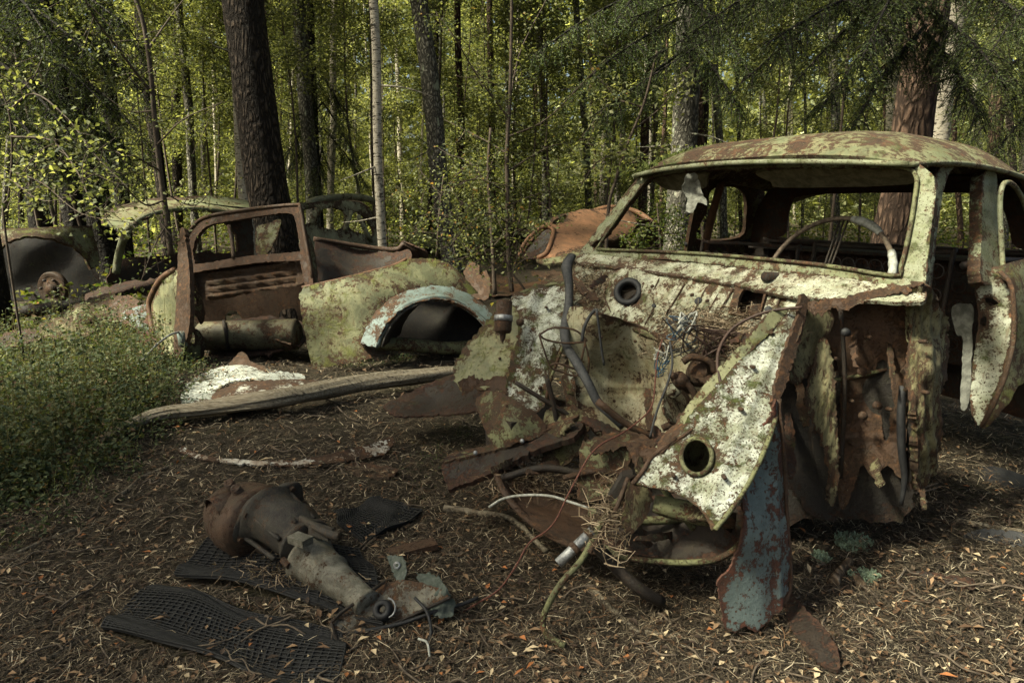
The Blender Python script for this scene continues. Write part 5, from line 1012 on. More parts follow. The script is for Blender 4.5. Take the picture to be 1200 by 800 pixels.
def leaf_quads(C_, L, Wd, rg, up=.0, droop=0.0, colors=None, fold=.25, dirs=None):
    """one small folded leaf (two faces) at each centre"""
    n = len(C_)
    d = rg.normal(size=(n, 3)) if dirs is None else dirs + rg.normal(size=(n, 3)) * .35
    d[:, 2] = d[:, 2] * .55 - droop; d /= np.linalg.norm(d, axis=1)[:, None]
    u = rg.normal(size=(n, 3)); u[:, 2] += up * 2
    s = np.cross(d, u); s /= np.linalg.norm(s, axis=1)[:, None] + 1e-9
    nn = np.cross(s, d)
    L = np.broadcast_to(L, (n,))[:, None]; Wd = np.broadcast_to(Wd, (n,))[:, None]
    base = C_ - d * L * .5; tip = C_ + d * L * .5
    a = C_ - d * L * .08 + s * Wd * .5 + nn * Wd * fold; b_ = C_ - d * L * .08 - s * Wd * .5 + nn * Wd * fold
    V = np.stack([base, a, tip, b_], 1).reshape(-1, 3)
    i = np.arange(n) * 4
    T = np.concatenate([np.c_[i, i + 1, i + 2], np.c_[i, i + 2, i + 3]])
    return V, T, (np.repeat(colors, 4, 0) if colors is not None else None)
def pal(rg, n, cols, w=None, var=.25):
    cols = np.array(cols); k = rg.choice(len(cols), n, p=w)
    return cols[k] * (1 + rg.uniform(-var, var, (n, 1)))
G_LEAF = [(.06, .075, .034), (.10, .11, .050), (.145, .16, .072), (.215, .23, .105), (.31, .315, .165)]
def vstack(parts):
    V = []; T = []; Cc = []; o = 0
    for v, t, c in parts:
        V.append(v); T.append(t + o); Cc.append(c); o += len(v)
    return np.concatenate(V), np.concatenate(T), np.concatenate(Cc)
def proto(name, V, T, mat, colors=None):
    me_o = mesh_obj(name, V, T, mat, loc=(0, 0, 0), colors=colors); me = me_o.data; bpy.data.objects.remove(me_o); return me
def tri(f):                              # mixed faces -> triangles
    out = []
    for t in f:
        for k in range(1, len(t) - 1): out.append((t[0], t[k], t[k + 1]))
    return np.array(out)
def mk(name, me, parent):
    o = bpy.data.objects.new(name, me); col.objects.link(o); o.parent = parent; return o

# ---- prototypes: young broadleaf trees (trunk with limbs, crown)
def young(seed, hgt, nl, lsize, r0=.022, zmin=.3, w=None, spread=1.0):
    rg = np.random.default_rng(seed); rd = random.Random(seed)
    ps = []; cen = []
    lean = rg.normal(0, .05, 2); tp = [np.array([lean[0] * z + .05 * math.sin(z * 1.7 + seed), lean[1] * z + .05 * math.cos(z * 1.3), z]) for z in np.linspace(0, hgt, 9)]
    ps.append(tube(tp, np.linspace(r0, .005, 9), 6, 2))
    for i in range(int(hgt * 7)):
        z = rd.uniform(zmin, hgt * .98); k = z / hgt * 8; a = int(min(k, 7)); p = tp[a] * (1 - (k - a)) + tp[a + 1] * (k - a)
        ang = rd.uniform(0, 6.28); ln = rd.uniform(.4, 1.15) * (1 - .55 * z / hgt) * spread + .2
        d = np.array([math.cos(ang), math.sin(ang), rd.uniform(.1, .7)])
        q = [p, p + d * ln * .5 + (0, 0, .02), p + d * ln * (1, 1, .7)]
        ps.append(tube(q, [.007, .004, .002], 4, 2, caps=False))
        m = int(nl / (hgt * 7))
        t = rg.uniform(.2, 1.05, m) ** .8
        c = p + np.outer(t, (q[2] - p)) + rg.normal(0, .075, (m, 3)) + np.c_[np.zeros(m), np.zeros(m), -.03 * t]
        cen.append(c)
    Vt, ft = merge(ps)
    C_ = np.concatenate(cen)
    cl = pal(rg, len(C_), G_LEAF, w)
    Vl, Tl, Cl = leaf_quads(C_, lsize * rg.uniform(.7, 1.2, len(C_)), lsize * .62, rg, up=.7, droop=.25, colors=cl)
    return proto('young_trunk', Vt, tri(ft), B_TWIG), proto('young_crown', Vl, Tl, M_LEAF, Cl)
YG = [young(11, 4.6, 5600, .046, w=[.30, .30, .22, .13, .05]), young(12, 5.4, 6400, .048, w=[.15, .25, .28, .22, .10]), young(13, 3.4, 4200, .044, w=[.38, .30, .20, .10, .02]),
      young(14, 6.4, 8200, .055, w=[.10, .20, .30, .25, .15]), young(15, 2.2, 2400, .040, .012, .1, [.25, .3, .25, .15, .05]), young(16, 7.5, 9000, .065, w=[.05, .15, .30, .30, .20]), young(17, 5.6, 6500, .048, zmin=1.9, w=[.25, .3, .25, .15, .05])]
# ---- tall canopy crown (needles in clumps) shared by the big trees
def canopy(seed, z0, z1, rad, n, size, cols, leafy=False):
    rg = np.random.default_rng(seed); cen = []; nb = 40
    for i in range(nb):
        z = z0 + (z1 - z0) * (i + .5) / nb; a = rg.uniform(0, 6.28); rr = rad * (1 - .8 * (z - z0) / (z1 - z0)) * rg.uniform(.5, 1.1)
        m = n // nb; t = rg.uniform(.15, 1, m)
        cen.append(np.c_[t * rr * math.cos(a), t * rr * math.sin(a), z - t * rr * .15] + rg.normal(0, .16, (m, 3)) * (1, 1, .55))
    C_ = np.concatenate(cen); return leaf_quads(C_, size * rg.uniform(.6, 1.3, len(C_)), size * .5, rg, colors=pal(rg, len(C_), cols))
CONC = [(.030, .045, .016), (.045, .062, .02), (.07, .085, .025)]
CAN = [proto('tall_crown', *canopy(21, 6.5, 14, 1.9, 3600, .17, CONC)[:2], M_NEEDLE, canopy(21, 6.5, 14, 1.9, 3600, .17, CONC)[2]),
       proto('tall_crown', *canopy(22, 5.0, 12, 1.7, 3600, .14, G_LEAF)[:2], M_LEAF, canopy(22, 5.0, 12, 1.7, 3600, .14, G_LEAF)[2])]
CAN.append(proto('tall_crown', *(lambda q: (q[0], q[1], M_NEEDLE, q[2]))(canopy(23, 3.5, 14, 2.6, 7000, .26, CONC))))
def trunk_mesh(pts, r, seed, stubs=0, k=14, knob=.06):
    rd = random.Random(seed); V, f = tube(pts, r, k, 6)
    V = np.array(V); V = V + np.c_[vnoise(V, 5, seed), vnoise(V + 3, 5, seed), 0 * V[:, 0]] * (np.mean(r) * knob)
    ps = [(V, f)]
    for _ in range(stubs):
        i = rd.uniform(.05, .6) * (len(pts) - 1); a = int(i); p = np.array(pts[a]) * (1 - i + a) + np.array(pts[a + 1]) * (i - a)
        an = rd.uniform(0, 6.28); L = rd.uniform(.15, .7); d = np.array([math.cos(an), math.sin(an), rd.uniform(-.3, .2)])
        q = [p + d * r[a] * .6, p + d * (r[a] + L * .5) + (0, 0, -.02), p + d * (r[a] + L) + rng.normal(0, .05, 3)]
        ps.append(tube(q, [.012, .007, .003], 5, 2))
    return merge(ps)
def gz(x, y): return float(gh(x, y)) + 2.2 * min(max((math.hypot(x, y) - 22) / 60, 0), 3)
def big_tree(name, x0, x1, Y, wpx, mat, label, crown=0, htop=14, stubs=4, base_y=None, group=None, cat='tree', flare=1.25, bend=0, group_extra=None):
    """trunk seen at column x0 at picture top (y=0) and at x1 at the horizon (y=235)"""
    b0 = P(x1, 235, Y); t0 = P(x0, 0, Y); lean = (t0 - b0) / (t0[2] - b0[2])
    g = gz(b0[0] - lean[0] * H, Y); r = wpx / F * Y / 2
    base = b0 + lean * (g - H); base[2] = g - .05; base[1] = Y
    zs = [0, .25, .8, 1.6, 2.6, 4, 6, 9, htop]; pts = []
    for i, z in enumerate(zs):
        p = base + lean * z; p[2] = base[2] + z; p[0] += bend * math.sin(z * 1.3) + .02 * math.sin(z * 2 + x0); pts.append(p)
    rr = [r * flare, r * 1.1, r * 1.02, r, r * .97, r * .9, r * .78, r * .55, r * .2]
    t = thing(name, tuple(base), label, cat, group)
    V, f = trunk_mesh(pts, rr, int(x0 * 7) % 999, stubs); mesh_obj('trunk', V, f, mat, t)
    if crown is not None:
        o = mk('crown', CAN[crown], t); o.rotation_euler.z = x0; o.location = (lean[0] * 8, lean[1] * 8, 0); s = htop / 14 * rnd.uniform(.9, 1.15); o.scale = (s, s, s)
    return t
FT = 'slender trunks standing back in the wood'
big_tree('pine_tree', 284, 318, 6.2, 45, B_PINE, 'thick dark furrowed pine trunk rising behind the empty window frame', 0, 15, 2)
big_tree('birch_tree', 272, 290, 8.6, 16, B_BIRCH, 'pale birch trunk close behind the thick dark pine', 1, 13)
big_tree('pine_tree', 350, 366, 11.0, 16, B_GREY, 'straight brown trunk right of the thick pine, above the skeletal car', 0)
big_tree('birch_tree', 436, 447, 7.2, 10, B_BIRCH, 'slim pale birch with dark right side rising behind the brown wreck', 1, 10, 5)
big_tree('spruce_tree', 492, 520, 9.5, 21, B_GREY, 'grey lichen spotted trunk leaning slightly, behind the green wing', 0)
big_tree('pine_tree', 537, 541, 13, 8, B_RED, 'thin reddish pine trunk left of the middle sapling', 0)
big_tree('pine_tree', 573, 578, 16, 8, B_RED, 'sunlit thin reddish trunk just left of the middle sapling top', 0)
big_tree('pine_tree', 766, 752, 13, 10, B_RED, 'slender reddish trunk left of the wreck roof', 0)
TR_M = big_tree('spruce_tree', 808, 797, 6.3, 29, B_GREY, 'grey trunk seen through the left part of the windscreen', 0, 14, 5)
TR_R = big_tree('spruce_tree', 1092, 1052, 5.6, 42, B_RED, 'broad brown trunk behind the rear window, its dark boughs drooping over the roof', 0, 15, 5)
big_tree('birch_tree', 1124, 1090, 8.2, 20, B_BIRCH, 'leaning pale sunlit trunk above the right end of the roof', 1)
big_tree('pine_tree', 1170, 1165, 12, 14, B_RED, 'reddish trunk at the right edge of the picture', 0)
big_tree('spruce_tree', 12, 44, 8.6, 26, B_DARK, 'dark spruce trunk at the left edge', 0, 14, 6)
big_tree('spruce_tree', 66, 114, 8.2, 30, B_DARK, 'dark leaning trunk behind the green wing at the left', 0, 14, 8)
big_tree('spruce_tree', 118, 142, 9.6, 16, B_DARK, 'dark trunk between the left wing and the curved roof', 0, 13, 6)
big_tree('pine_tree', 162, 190, 10, 12, B_PINE, 'thin leaning trunk behind the curved roof wreck', 0)
big_tree('birch_tree', 210, 228, 11, 9, B_GREY, 'slim grey trunk between the curved roof and thick pine', 1)
big_tree('birch_tree', 392, 388, 14, 8, B_BIRCH, 'thin pale trunk above the skeletal car', 1)
big_tree('birch_tree', 632, 640, 15, 9, B_GREY, 'thin grey trunk right of the middle sapling', 1)
big_tree('birch_tree', 676, 690, 13, 8, B_GREY, 'thin grey trunk behind the orange car nose', 1)
big_tree('birch_tree', 712, 708, 17, 10, B_BIRCH, 'thin pale trunk left of the windscreen post', 1)
rdb = random.Random(5)
for i in range(90):
    Y = rdb.uniform(12, 30); x = rdb.uniform(-60, 1260); m = rdb.choice([B_PINE, B_GREY, B_GREY, B_RED, B_BIRCH, B_BIRCH])
    big_tree('slender_tree', x + rdb.uniform(-14, 14), x, Y, rdb.uniform(.06, .17) * F / Y, m, 'slender distant trunk among many behind the wrecks', (rdb.choice([0, 1]) if rdb.random() < .3 else None), rdb.uniform(11, 16), 2, group=FT)
# unseen canopy trees added around the camera, so their crowns shade the clearing
for i, (x, y, s, kk) in enumerate([(-5.6, 1.2, 1.0, 0), (-4.8, -3.5, 1.1, 0), (1.5, -4.2, 1.0, 1), (4.6, .3, 1.05, 0), (5.6, 4.4, 1.1, 0), (-8.2, 4.0, 1.1, 0), (-1.2, -7.5, 1.1, 0), (-8.5, -1.5, 1.0, 1), (-9, -2.6, 1.1, 1), (-7, .2, 1.0, 1)]):
    t = thing('pine_tree', (x, y, float(gh(x, y))), 'unseen tall tree added to shade the clearing', 'tree', 'unseen trees added to shade the clearing')
    V, f = trunk_mesh([np.array([x, y, z]) for z in (-.05, 1, 3, 6, 9, 13)], [.2, .17, .16, .14, .1, .05], i, 0); mesh_obj('trunk', V, f, B_PINE, t)
    o = mk('crown', CAN[kk], t); o.rotation_euler.z = i * 1.3; o.scale = (s * 1.15, s * 1.15, s * .95)
# young trees
YT = 'young leafy trees filling the wood behind the wrecks'
spots = []
rdy = random.Random(17)
for i in range(150):
    Y = 6.5 + 21 * rdy.random() ** .85; x = rdy.uniform(-.86, .86) * Y
    px = 600 + x / Y * F
    if Y < 10.5 and 590 < px < 810: continue
    if Y < 8.2 and 220 < px < 590: continue
    if Y < 8 and px > 820 and rdy.random() < .6: continue
    spots.append((x, Y, rdy.randrange(7) if Y > 15 else (6 if Y < 11.5 else rdy.choice([0, 6, 3, 1])), rdy.uniform(.8, 1.25)))
for (x, Y, k, s) in spots:
    t = thing('young_tree', (x, Y, gz(x, Y)), 'leafy young tree among many in the sunlit understorey', 'young tree', YT)
    for nm, me in zip(('trunk', 'crown'), YG[k]): mk(nm, me, t)
    t.rotation_euler.z = rdy.uniform(0, 6.28); t.scale = (s, s, s)
# far wood that reads as one mass, leaf colours lightened to paint in sunlight
rg = np.random.default_rng(77); n = 230000
ang = rg.uniform(-.95, .95, n); rad = 26 + 26 * rg.random(n) ** 1.2; z = rg.random(n) ** 1.6 * 26 - .5
C_ = np.c_[np.sin(ang) * rad, np.cos(ang) * rad, z]
C_ += np.c_[vnoise(C_, .35), vnoise(C_ + 9, .35), vnoise(C_ + 4, .3)] * 1.2
k = vnoise(C_, .5, 2) + .5 * vnoise(C_, 1.4, 1) > -.8; C_ = C_[k]
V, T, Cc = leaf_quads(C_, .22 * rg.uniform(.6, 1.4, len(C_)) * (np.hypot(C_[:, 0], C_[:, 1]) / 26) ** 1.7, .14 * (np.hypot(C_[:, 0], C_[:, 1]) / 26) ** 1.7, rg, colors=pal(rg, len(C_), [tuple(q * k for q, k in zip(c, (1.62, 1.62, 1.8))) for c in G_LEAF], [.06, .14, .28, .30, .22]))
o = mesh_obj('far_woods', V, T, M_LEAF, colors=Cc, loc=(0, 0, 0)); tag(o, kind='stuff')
# low green growth on the far ground
n = 42000; Y = 5.5 + 22 * rg.random(n) ** 1.3; x = rg.uniform(-.95, .95, n) * Y
k = (vnoise(np.c_[x, Y, 0 * x], .9, 3) > -.15) | (Y > 14)
k &= ~((Y < 11) & (x / Y > .02) & (x / Y < .28)); k &= ~((Y < 9) & (x / Y > -.45) & (x / Y < .02) & (rg.random(n) < .8)); x, Y = x[k], Y[k]
z = gh(x, Y) + 2.2 * np.clip((np.hypot(x, Y) - 22) / 60, 0, 3) + rg.random(len(x)) ** 1.5 * (.22 + .02 * Y)
V, T, Cc = leaf_quads(np.c_[x, Y, z], rg.uniform(.03, .06, len(x)) * (1 + Y / 20), .03 * (1 + Y / 20), rg, up=.6, colors=pal(rg, len(x), [(.05, .075, .018), (.075, .095, .022), (.12, .12, .03), (.17, .15, .05)], [.35, .35, .2, .1]))
tag(mesh_obj('undergrowth', V, T, M_LEAF, colors=Cc, loc=(0, 0, 0)), kind='stuff')

# ---- near saplings, placed one by one
def sapling(name, px, pts_px, Y, r, label, nleaf, lsz, branches, cols=None, w=None, cat='sapling', sprd=.05, seed=1, up=.4):
    rg = np.random.default_rng(seed); rd = random.Random(seed)
    bx, by = pts_px[-1]; base = G(bx, by) if by > 262 else P(bx, by, Y)
    pts = [P(a, b_, Y) for a, b_ in pts_px]
    if by <= 262: pts.append(np.array([pts[-1][0], Y, gz(pts[-1][0], Y)]))
    loc = pts[-1].copy()
    t = thing(name, tuple(loc), label, cat)
    V, f = tube(pts, list(np.linspace(r * .55, r, len(pts))), 7, 5); ps = [(V, f)]; cen = []
    for br in branches:                # each: list of pixel points, depth shift, radius
        q = [P(a, b_, Y + dy) for (a, b_), dy in zip(br[0], np.linspace(0, br[1], len(br[0])))]
        ps.append(tube(q, list(np.linspace(br[2], .0015, len(q))), 5, 5, caps=False))
        q = cr(q, False, 8); L = len(q)
        for i in range(int(L * .8)):   # side twigs
            if rd.random() < .55:
                p = q[int(L * .15) + rd.randrange(int(L * .85))]; d = rg.normal(0, 1, 3); d /= np.linalg.norm(d); d[2] -= .1
                e = p + d * rd.uniform(.08, .28); ps.append(tube([p, (p + e) / 2 + rg.normal(0, .01, 3), e], [.0025, .002, .001], 4, 2, caps=False))
                m = nleaf // max(1, len(branches) * 5)
                tt = rg.random((m, 1)); cen.append(p + (e - p) * tt + rg.normal(0, sprd, (m, 3)))
    V, f = merge(ps); mesh_obj('trunk', V, f, B_TWIG, t)
    if nleaf and cen:
        C_ = np.concatenate(cen); V, T, Cc = leaf_quads(C_, lsz * rg.uniform(.6, 1.2, len(C_)), lsz * .6, rg, up=up, droop=.2, colors=pal(rg, len(C_), cols or G_LEAF, w))
        mesh_obj('crown', V, T, M_LEAF, t, colors=Cc)
    return t
AUT = G_LEAF + [(.26, .15, .05)]
sapling('sapling', 0, [(150, -20), (166, 20), (176, 80), (182, 150), (190, 220), (196, 260), (200, 300)], 4.3, .020, 'slim dark leaning sapling in front of the curved roof wreck', 480, .026,
        [([(178, 110), (140, 60), (110, 20), (90, -20)], -.5, .010), ([(172, 60), (200, 20), (230, -20)], .4, .008), ([(184, 170), (215, 140), (260, 120)], -.5, .006), ([(187, 200), (150, 180), (110, 176)], -.6, .007), ([(192, 235), (170, 240), (140, 215), (100, 200)], -.8, .007), ([(190, 225), (230, 240), (262, 200)], .3, .005), ([(180, 130), (150, 130), (120, 110)], .6, .006), ([(196, 262), (180, 290), (165, 330)], -.3, .005)], w=[.4, .32, .2, .08, .0], seed=31)
sapling('sapling', 0, [(600, -20), (599, 60), (597, 130), (594, 180), (595, 235), (596, 300), (600, 342)], 4.5, .017, 'thin upright sapling with spreading leafy twigs in the centre, behind the engine bay', 1500, .028,
        [([(597, 120), (610, 60), (640, 0), (650, -30)], .4, .007), ([(597, 140), (560, 90), (530, 40), (500, 0)], -.3, .007), ([(596, 160), (640, 140), (690, 90), (720, 60)], -.4, .007), ([(595, 180), (560, 160), (520, 140)], .4, .006), ([(596, 200), (650, 170), (700, 170)], .4, .006), ([(595, 225), (560, 210), (530, 220), (505, 235)], -.3, .006), ([(596, 240), (640, 225), (672, 232)], .3, .005), ([(597, 262), (570, 250), (545, 268), (520, 290)], -.3, .006), ([(598, 280), (620, 262), (640, 255)], .2, .004)], cols=AUT, w=[.31, .28, .22, .13, .05, .01], seed=32)
sapling('sapling', 0, [(575, 150), (572, 200), (575, 250), (578, 300), (580, 345)], 4.6, .016, 'second crooked stem with autumn leaves just left of the thin upright sapling', 420, .028,
        [([(576, 300), (555, 270), (530, 255), (500, 250)], -.4, .006), ([(574, 270), (600, 250), (625, 245)], -.2, .005), ([(577, 310), (560, 290), (540, 285), (515, 292)], -.5, .005), ([(576, 290), (595, 275), (610, 290), (618, 320)], -.2, .005), ([(573, 220), (550, 190), (520, 180)], .2, .005)], cols=AUT, w=[.27, .28, .2, .12, .07, .06], seed=33)
sapling('sapling', 0, [(590, 300), (600, 320), (612, 335), (622, 352)], 4.4, .009, 'short forked stem behind the canister', 0, .04, [([(600, 320), (606, 300), (602, 280)], 0, .005)], seed=34)
sapling('bush', 0, [(520, 205), (515, 250), (512, 300)], 5.6, .012, 'low leafy bush with reddish leaves behind the brown fender corner', 650, .030,
        [([(514, 262), (490, 240), (470, 230)], -.3, .006), ([(514, 262), (540, 240), (560, 236)], .3, .006), ([(513, 280), (490, 270), (478, 262)], -.3, .005), ([(513, 285), (540, 272), (556, 276)], .2, .005), ([(517, 230), (500, 210), (486, 190)], .2, .005), ([(518, 225), (540, 200), (552, 186)], .2, .005)], cols=AUT, w=[.28, .30, .2, .12, .05, .05], cat='bush', seed=35, sprd=.07)
sapling('dead_sapling', 0, [(-10, 80), (10, 130), (14, 180), (10, 230), (5, 262)], 3.9, .007, 'tangle of bare dead branches at the left edge above the green wing', 420, .036,
        [([(10, 130), (40, 110), (80, 140), (110, 180), (150, 220)], -.5, .006), ([(12, 160), (60, 165), (90, 200), (110, 240), (140, 250)], -.6, .006), ([(12, 190), (40, 200), (80, 190), (130, 205)], .3, .005), ([(12, 210), (50, 235), (90, 228)], -.3, .004), ([(10, 150), (30, 180), (40, 230)], .3, .004), ([(8, 120), (40, 90), (60, 50), (110, 30)], .3, .005), ([(12, 200), (50, 215), (95, 250), (160, 262)], -.5, .004)], w=[.2, .25, .25, .2, .1], cat='dead tree', seed=36)
sapling('dead_sapling', 0, [(770, 60), (755, 120), (735, 170), (722, 210), (712, 258)], 4.6, .013, 'dark bare leaning stem beyond the windscreen post', 500, .04,
        [([(752, 125), (720, 120), (690, 150), (660, 190)], .2, .006), ([(745, 150), (780, 120), (800, 80)], .2, .006), ([(735, 175), (700, 190), (680, 220)], -.3, .005), ([(726, 200), (760, 180), (790, 160)], .3, .005)], cat='dead tree', seed=37)
sapling('spruce_sapling', 0, [(770, 238), (772, 262), (775, 300), (776, 318)], 5.4, .010, 'small dead branched spruce standing inside the windscreen view', 900, .03,
        [([(774, 270), (750, 272), (735, 290)], -.2, .004), ([(774, 275), (795, 275), (812, 292)], .2, .004), ([(775, 290), (750, 292), (730, 305)], -.2, .004), ([(773, 255), (790, 250), (802, 258)], .2, .003)], cols=[(.05, .07, .02), (.10, .11, .035)], w=[.6, .4], cat='sapling', seed=38)

# ---- spruce boughs
def bough(rg, p0, p1, droop, ntw, tl, needle=.022, cols=CONC):
    """limb from p0 to p1 with hanging twigs carrying needles"""
    p0, p1 = np.array(p0, float), np.array(p1, float); L = np.linalg.norm(p1 - p0)
    q = [p0, p0 * .66 + p1 * .34 + (0, 0, droop * .3), p0 * .33 + p1 * .67 + (0, 0, droop * .2), p1 + (0, 0, -droop * .4)]
    ps = [tube(q, [.016, .011, .008, .003], 5, 6, caps=False)]; c = cr(q, False, 12); cen = []; dr = []
    ax_ = (p1 - p0) / L; sd = np.cross(ax_, (0, 0, 1)); sd /= np.linalg.norm(sd)
    for i in range(ntw):
        t = rg.uniform(.08, 1); p = c[int(t * (len(c) - 1))]; s = rg.choice([-1, 1]); ln = tl * rg.uniform(.4, 1.1) * (1.1 - .6 * t)
        d = sd * s * rg.uniform(.15, .9) + ax_ * rg.uniform(.0, .6) + np.array([0, 0, -rg.uniform(.3, 1.3)]); d /= np.linalg.norm(d)
        e = p + d * ln; mid = (p + e) / 2 + (0, 0, .03)
        ps.append(tube([p, mid, e], [.004, .003, .0012], 4, 2, caps=False))
        m = int(ln / .0048); tt = np.linspace(.08, 1, m)[:, None]; pt = p * (1 - tt) ** 2 + 2 * mid * tt * (1 - tt) + e * tt ** 2
        cen.append(pt + rg.normal(0, .010, pt.shape)); dr.append(np.tile(d, (m, 1)))
    C_ = np.concatenate(cen); D_ = np.concatenate(dr)
    Vl, Tl, Cl = leaf_quads(C_, needle * rg.uniform(.8, 1.5, len(C_)), .0055, rg, droop=0, colors=pal(rg, len(C_), cols), dirs=D_ * .9 + rg.normal(0, .55, D_.shape))
    return ps, (Vl, Tl, Cl)
def spruce(label, trunkpx, boughs, seed, cols=CONC, ntw=60, tl=.35, trunk=True, on=None):
    rg = np.random.default_rng(seed)
    x, Y, r = trunkpx; loc = np.array([(x - 600) / F * Y, Y, 0]); loc[2] = gz(loc[0], Y)
    if on is not None: t = on; trunk = False
    else: t = thing('spruce_tree', tuple(loc), label, 'tree')
    tw = [tube([loc - (0, 0, .05), loc + (0, 0, 2), loc + (.05, 0, 5), loc + (.05, 0, 9)], [r * 1.2, r, r * .8, r * .4], 12, 4)] if trunk else []; lf = []
    for (a, ya), (b_, yb) in boughs:
        p0 = P(*a, ya); p1 = P(*b_, yb)
        p, l = bough(rg, p0, p1, .12, ntw, tl, cols=cols); tw += p; lf.append(l)
    V, f = merge(tw); mesh_obj('limbs' if on else 'trunk', V, f, B_DARK, t); V, T, Cc = vstack(lf); mesh_obj('crown', V, T, M_NEEDLE, t, colors=Cc)
spruce('dark spruce whose drooping boughs hang over the roof of the big wreck', (1075, 5.4, .12),
       [(((1085, -30), 5.0), ((900, 40), 3.9)), (((1085, -60), 5.0), ((860, 95), 4.0)), (((1085, 0), 5.2), ((960, 120), 4.2)), (((1080, -80), 5.2), ((760, 60), 4.3)), (((1080, -90), 5.2), ((690, 130), 4.6)),
        (((1085, 10), 5.2), ((1180, 90), 4.2)), (((1085, -30), 5.2), ((1230, 30), 4.0)), (((1085, -70), 5.2), ((1010, 60), 3.7)), (((1085, 30), 5.3), ((1000, 140), 4.6)), (((1080, -110), 5.2), ((820, 20), 3.6)), (((1085, 40), 5.3), ((1150, 130), 4.7)),
        (((1085, -40), 5.2), ((930, 90), 4.6)), (((1080, -60), 5.2), ((740, 10), 4.0))], 51, ntw=85, tl=.42, on=TR_R)
spruce('dark spruce with boughs filling the upper left corner', (-20, 4.8, .12),
       [(((-20, -20), 4.8), ((110, 60), 4.0)), (((-20, 20), 4.8), ((130, 120), 4.4)), (((-20, 60), 4.8), ((90, 160), 4.0)), (((-30, -60), 4.8), ((150, 20), 4.2)), (((-20, 100), 4.8), ((70, 200), 4.2)), (((-20, -40), 4.8), ((60, 40), 3.7)), (((-20, 60), 4.8), ((150, 170), 4.9)), (((-20, 130), 4.8), ((110, 215), 4.6))], 52, ntw=75, tl=.38)
spruce('dense dark spruce standing between the left trunks', (95, 7.4, .10),
       [(((95, 40), 7.4), ((180, 120), 6.8)), (((95, 90), 7.4), ((175, 170), 6.8)), (((95, 130), 7.4), ((170, 215), 6.9)), (((95, 60), 7.4), ((20, 150), 6.8)), (((95, 0), 7.4), ((170, 60), 6.7)), (((95, 150), 7.4), ((40, 220), 6.8)), (((95, 110), 7.4), ((130, 200), 6.6)), (((95, 20), 7.4), ((40, 90), 6.6))], 53, ntw=60, tl=.55)
spruce('middle spruce with dark boughs reaching left across the centre', (800, 6.2, .09),
       [(((800, 20), 6.2), ((660, 110), 5.2)), (((800, -30), 6.2), ((620, 60), 5.2)), (((800, 60), 6.2), ((700, 150), 5.4)), (((800, -10), 6.2), ((880, 80), 5.4)), (((800, 40), 6.2), ((870, 130), 5.6)), (((800, -60), 6.2), ((720, 20), 5.0))], 54, ntw=75, tl=.45, on=TR_M, cols=[(.035, .055, .018), (.055, .078, .024), (.08, .10, .03)])
spruce('young spruce behind the skeletal car', (378, 11.5, .06),
       [(((378, 120), 11.5), ((330, 190), 10.8)), (((378, 120), 11.5), ((420, 190), 10.8)), (((378, 150), 11.5), ((325, 215), 10.8)), (((378, 150), 11.5), ((430, 215), 10.8)), (((378, 90), 11.5), ((345, 150), 10.8)), (((378, 90), 11.5), ((412, 150), 10.8)), (((378, 170), 11.5), ((370, 225), 10.4))], 55, ntw=50, tl=.6)
spruce('dense spruce right of the roof at the right edge', (1210, 7.0, .1),
       [(((1210, 60), 7.0), ((1120, 130), 6.4)), (((1210, 100), 7.0), ((1130, 170), 6.6)), (((1210, 20), 7.0), ((1130, 90), 6.2)), (((1210, 130), 7.0), ((1150, 200), 6.4)), (((1210, 0), 7.0), ((1160, 60), 6.0))], 56, ntw=60, tl=.5, cols=[(.05, .07, .02), (.07, .09, .028), (.11, .12, .035)])

# ================= litter =================
def scatter(n, rg, y0, y1, xlo=-40, xhi=1240):
    px = rg.uniform(xlo, xhi, n); py = rg.uniform(y0, y1, n); r = rays(np.c_[px, py]); t = -H / r[:, 2]; p = CAM + r * t[:, None]; return px, py, p
MATS = [[(118, 746), (182, 694), (400, 742), (392, 812)], [(208, 686), (250, 630), (424, 648), (446, 738)], [(388, 604), (448, 586), (494, 606), (426, 642)]]
rg = np.random.default_rng(99)
px, py, p = scatter(190000, rg, 300, 900, -220, 1480)
keep = np.ones(len(px), bool)
for mq in MATS: keep &= ~(inside(np.c_[px, py], mq) & (rg.random(len(px)) > .09))
dens = np.clip((py - 300) / 160, .25, 1); keep &= rg.random(len(px)) < dens
p = p[keep]; Y = p[:, 1]; n = len(p)
sc = np.clip(Y / 2.3, .8, 3.2)
L = rg.gamma(5, .006, n) * sc ** .6 + .008; Wd = rg.uniform(.0010, .0028, n) * sc; a = rg.uniform(0, math.pi, n) + .35 * vnoise(p, 2.5)
d = np.c_[np.cos(a), np.sin(a), rg.normal(0, .12, n)]; s = np.c_[-np.sin(a), np.cos(a), np.zeros(n)]
z = gh(p[:, 0], p[:, 1]) + vnoise(p * (1, 1, 0), 9) * .006 + rg.uniform(.002, .016, n) * np.clip(sc, 1, 2); p = np.c_[p[:, :2], z]
for mq in []: pass
bend = rg.normal(0, .10, n)[:, None] * L[:, None]
hgt = np.abs(rg.normal(0, .10, n))[:, None] * L[:, None] * [0, 0, 1]
P0 = p - d * L[:, None] / 2; P2 = p + d * L[:, None] / 2; P1 = p + s * bend + hgt
w_ = Wd[:, None] / 2
V = np.stack([P0 - s * w_, P0 + s * w_, P1 - s * w_, P1 + s * w_, P2 - s * w_ * .4, P2 + s * w_ * .4], 1).reshape(-1, 3)
i = np.arange(n) * 6; T = np.concatenate([np.c_[i, i + 2, i + 3, i + 1], np.c_[i + 2, i + 4, i + 5, i + 3]])
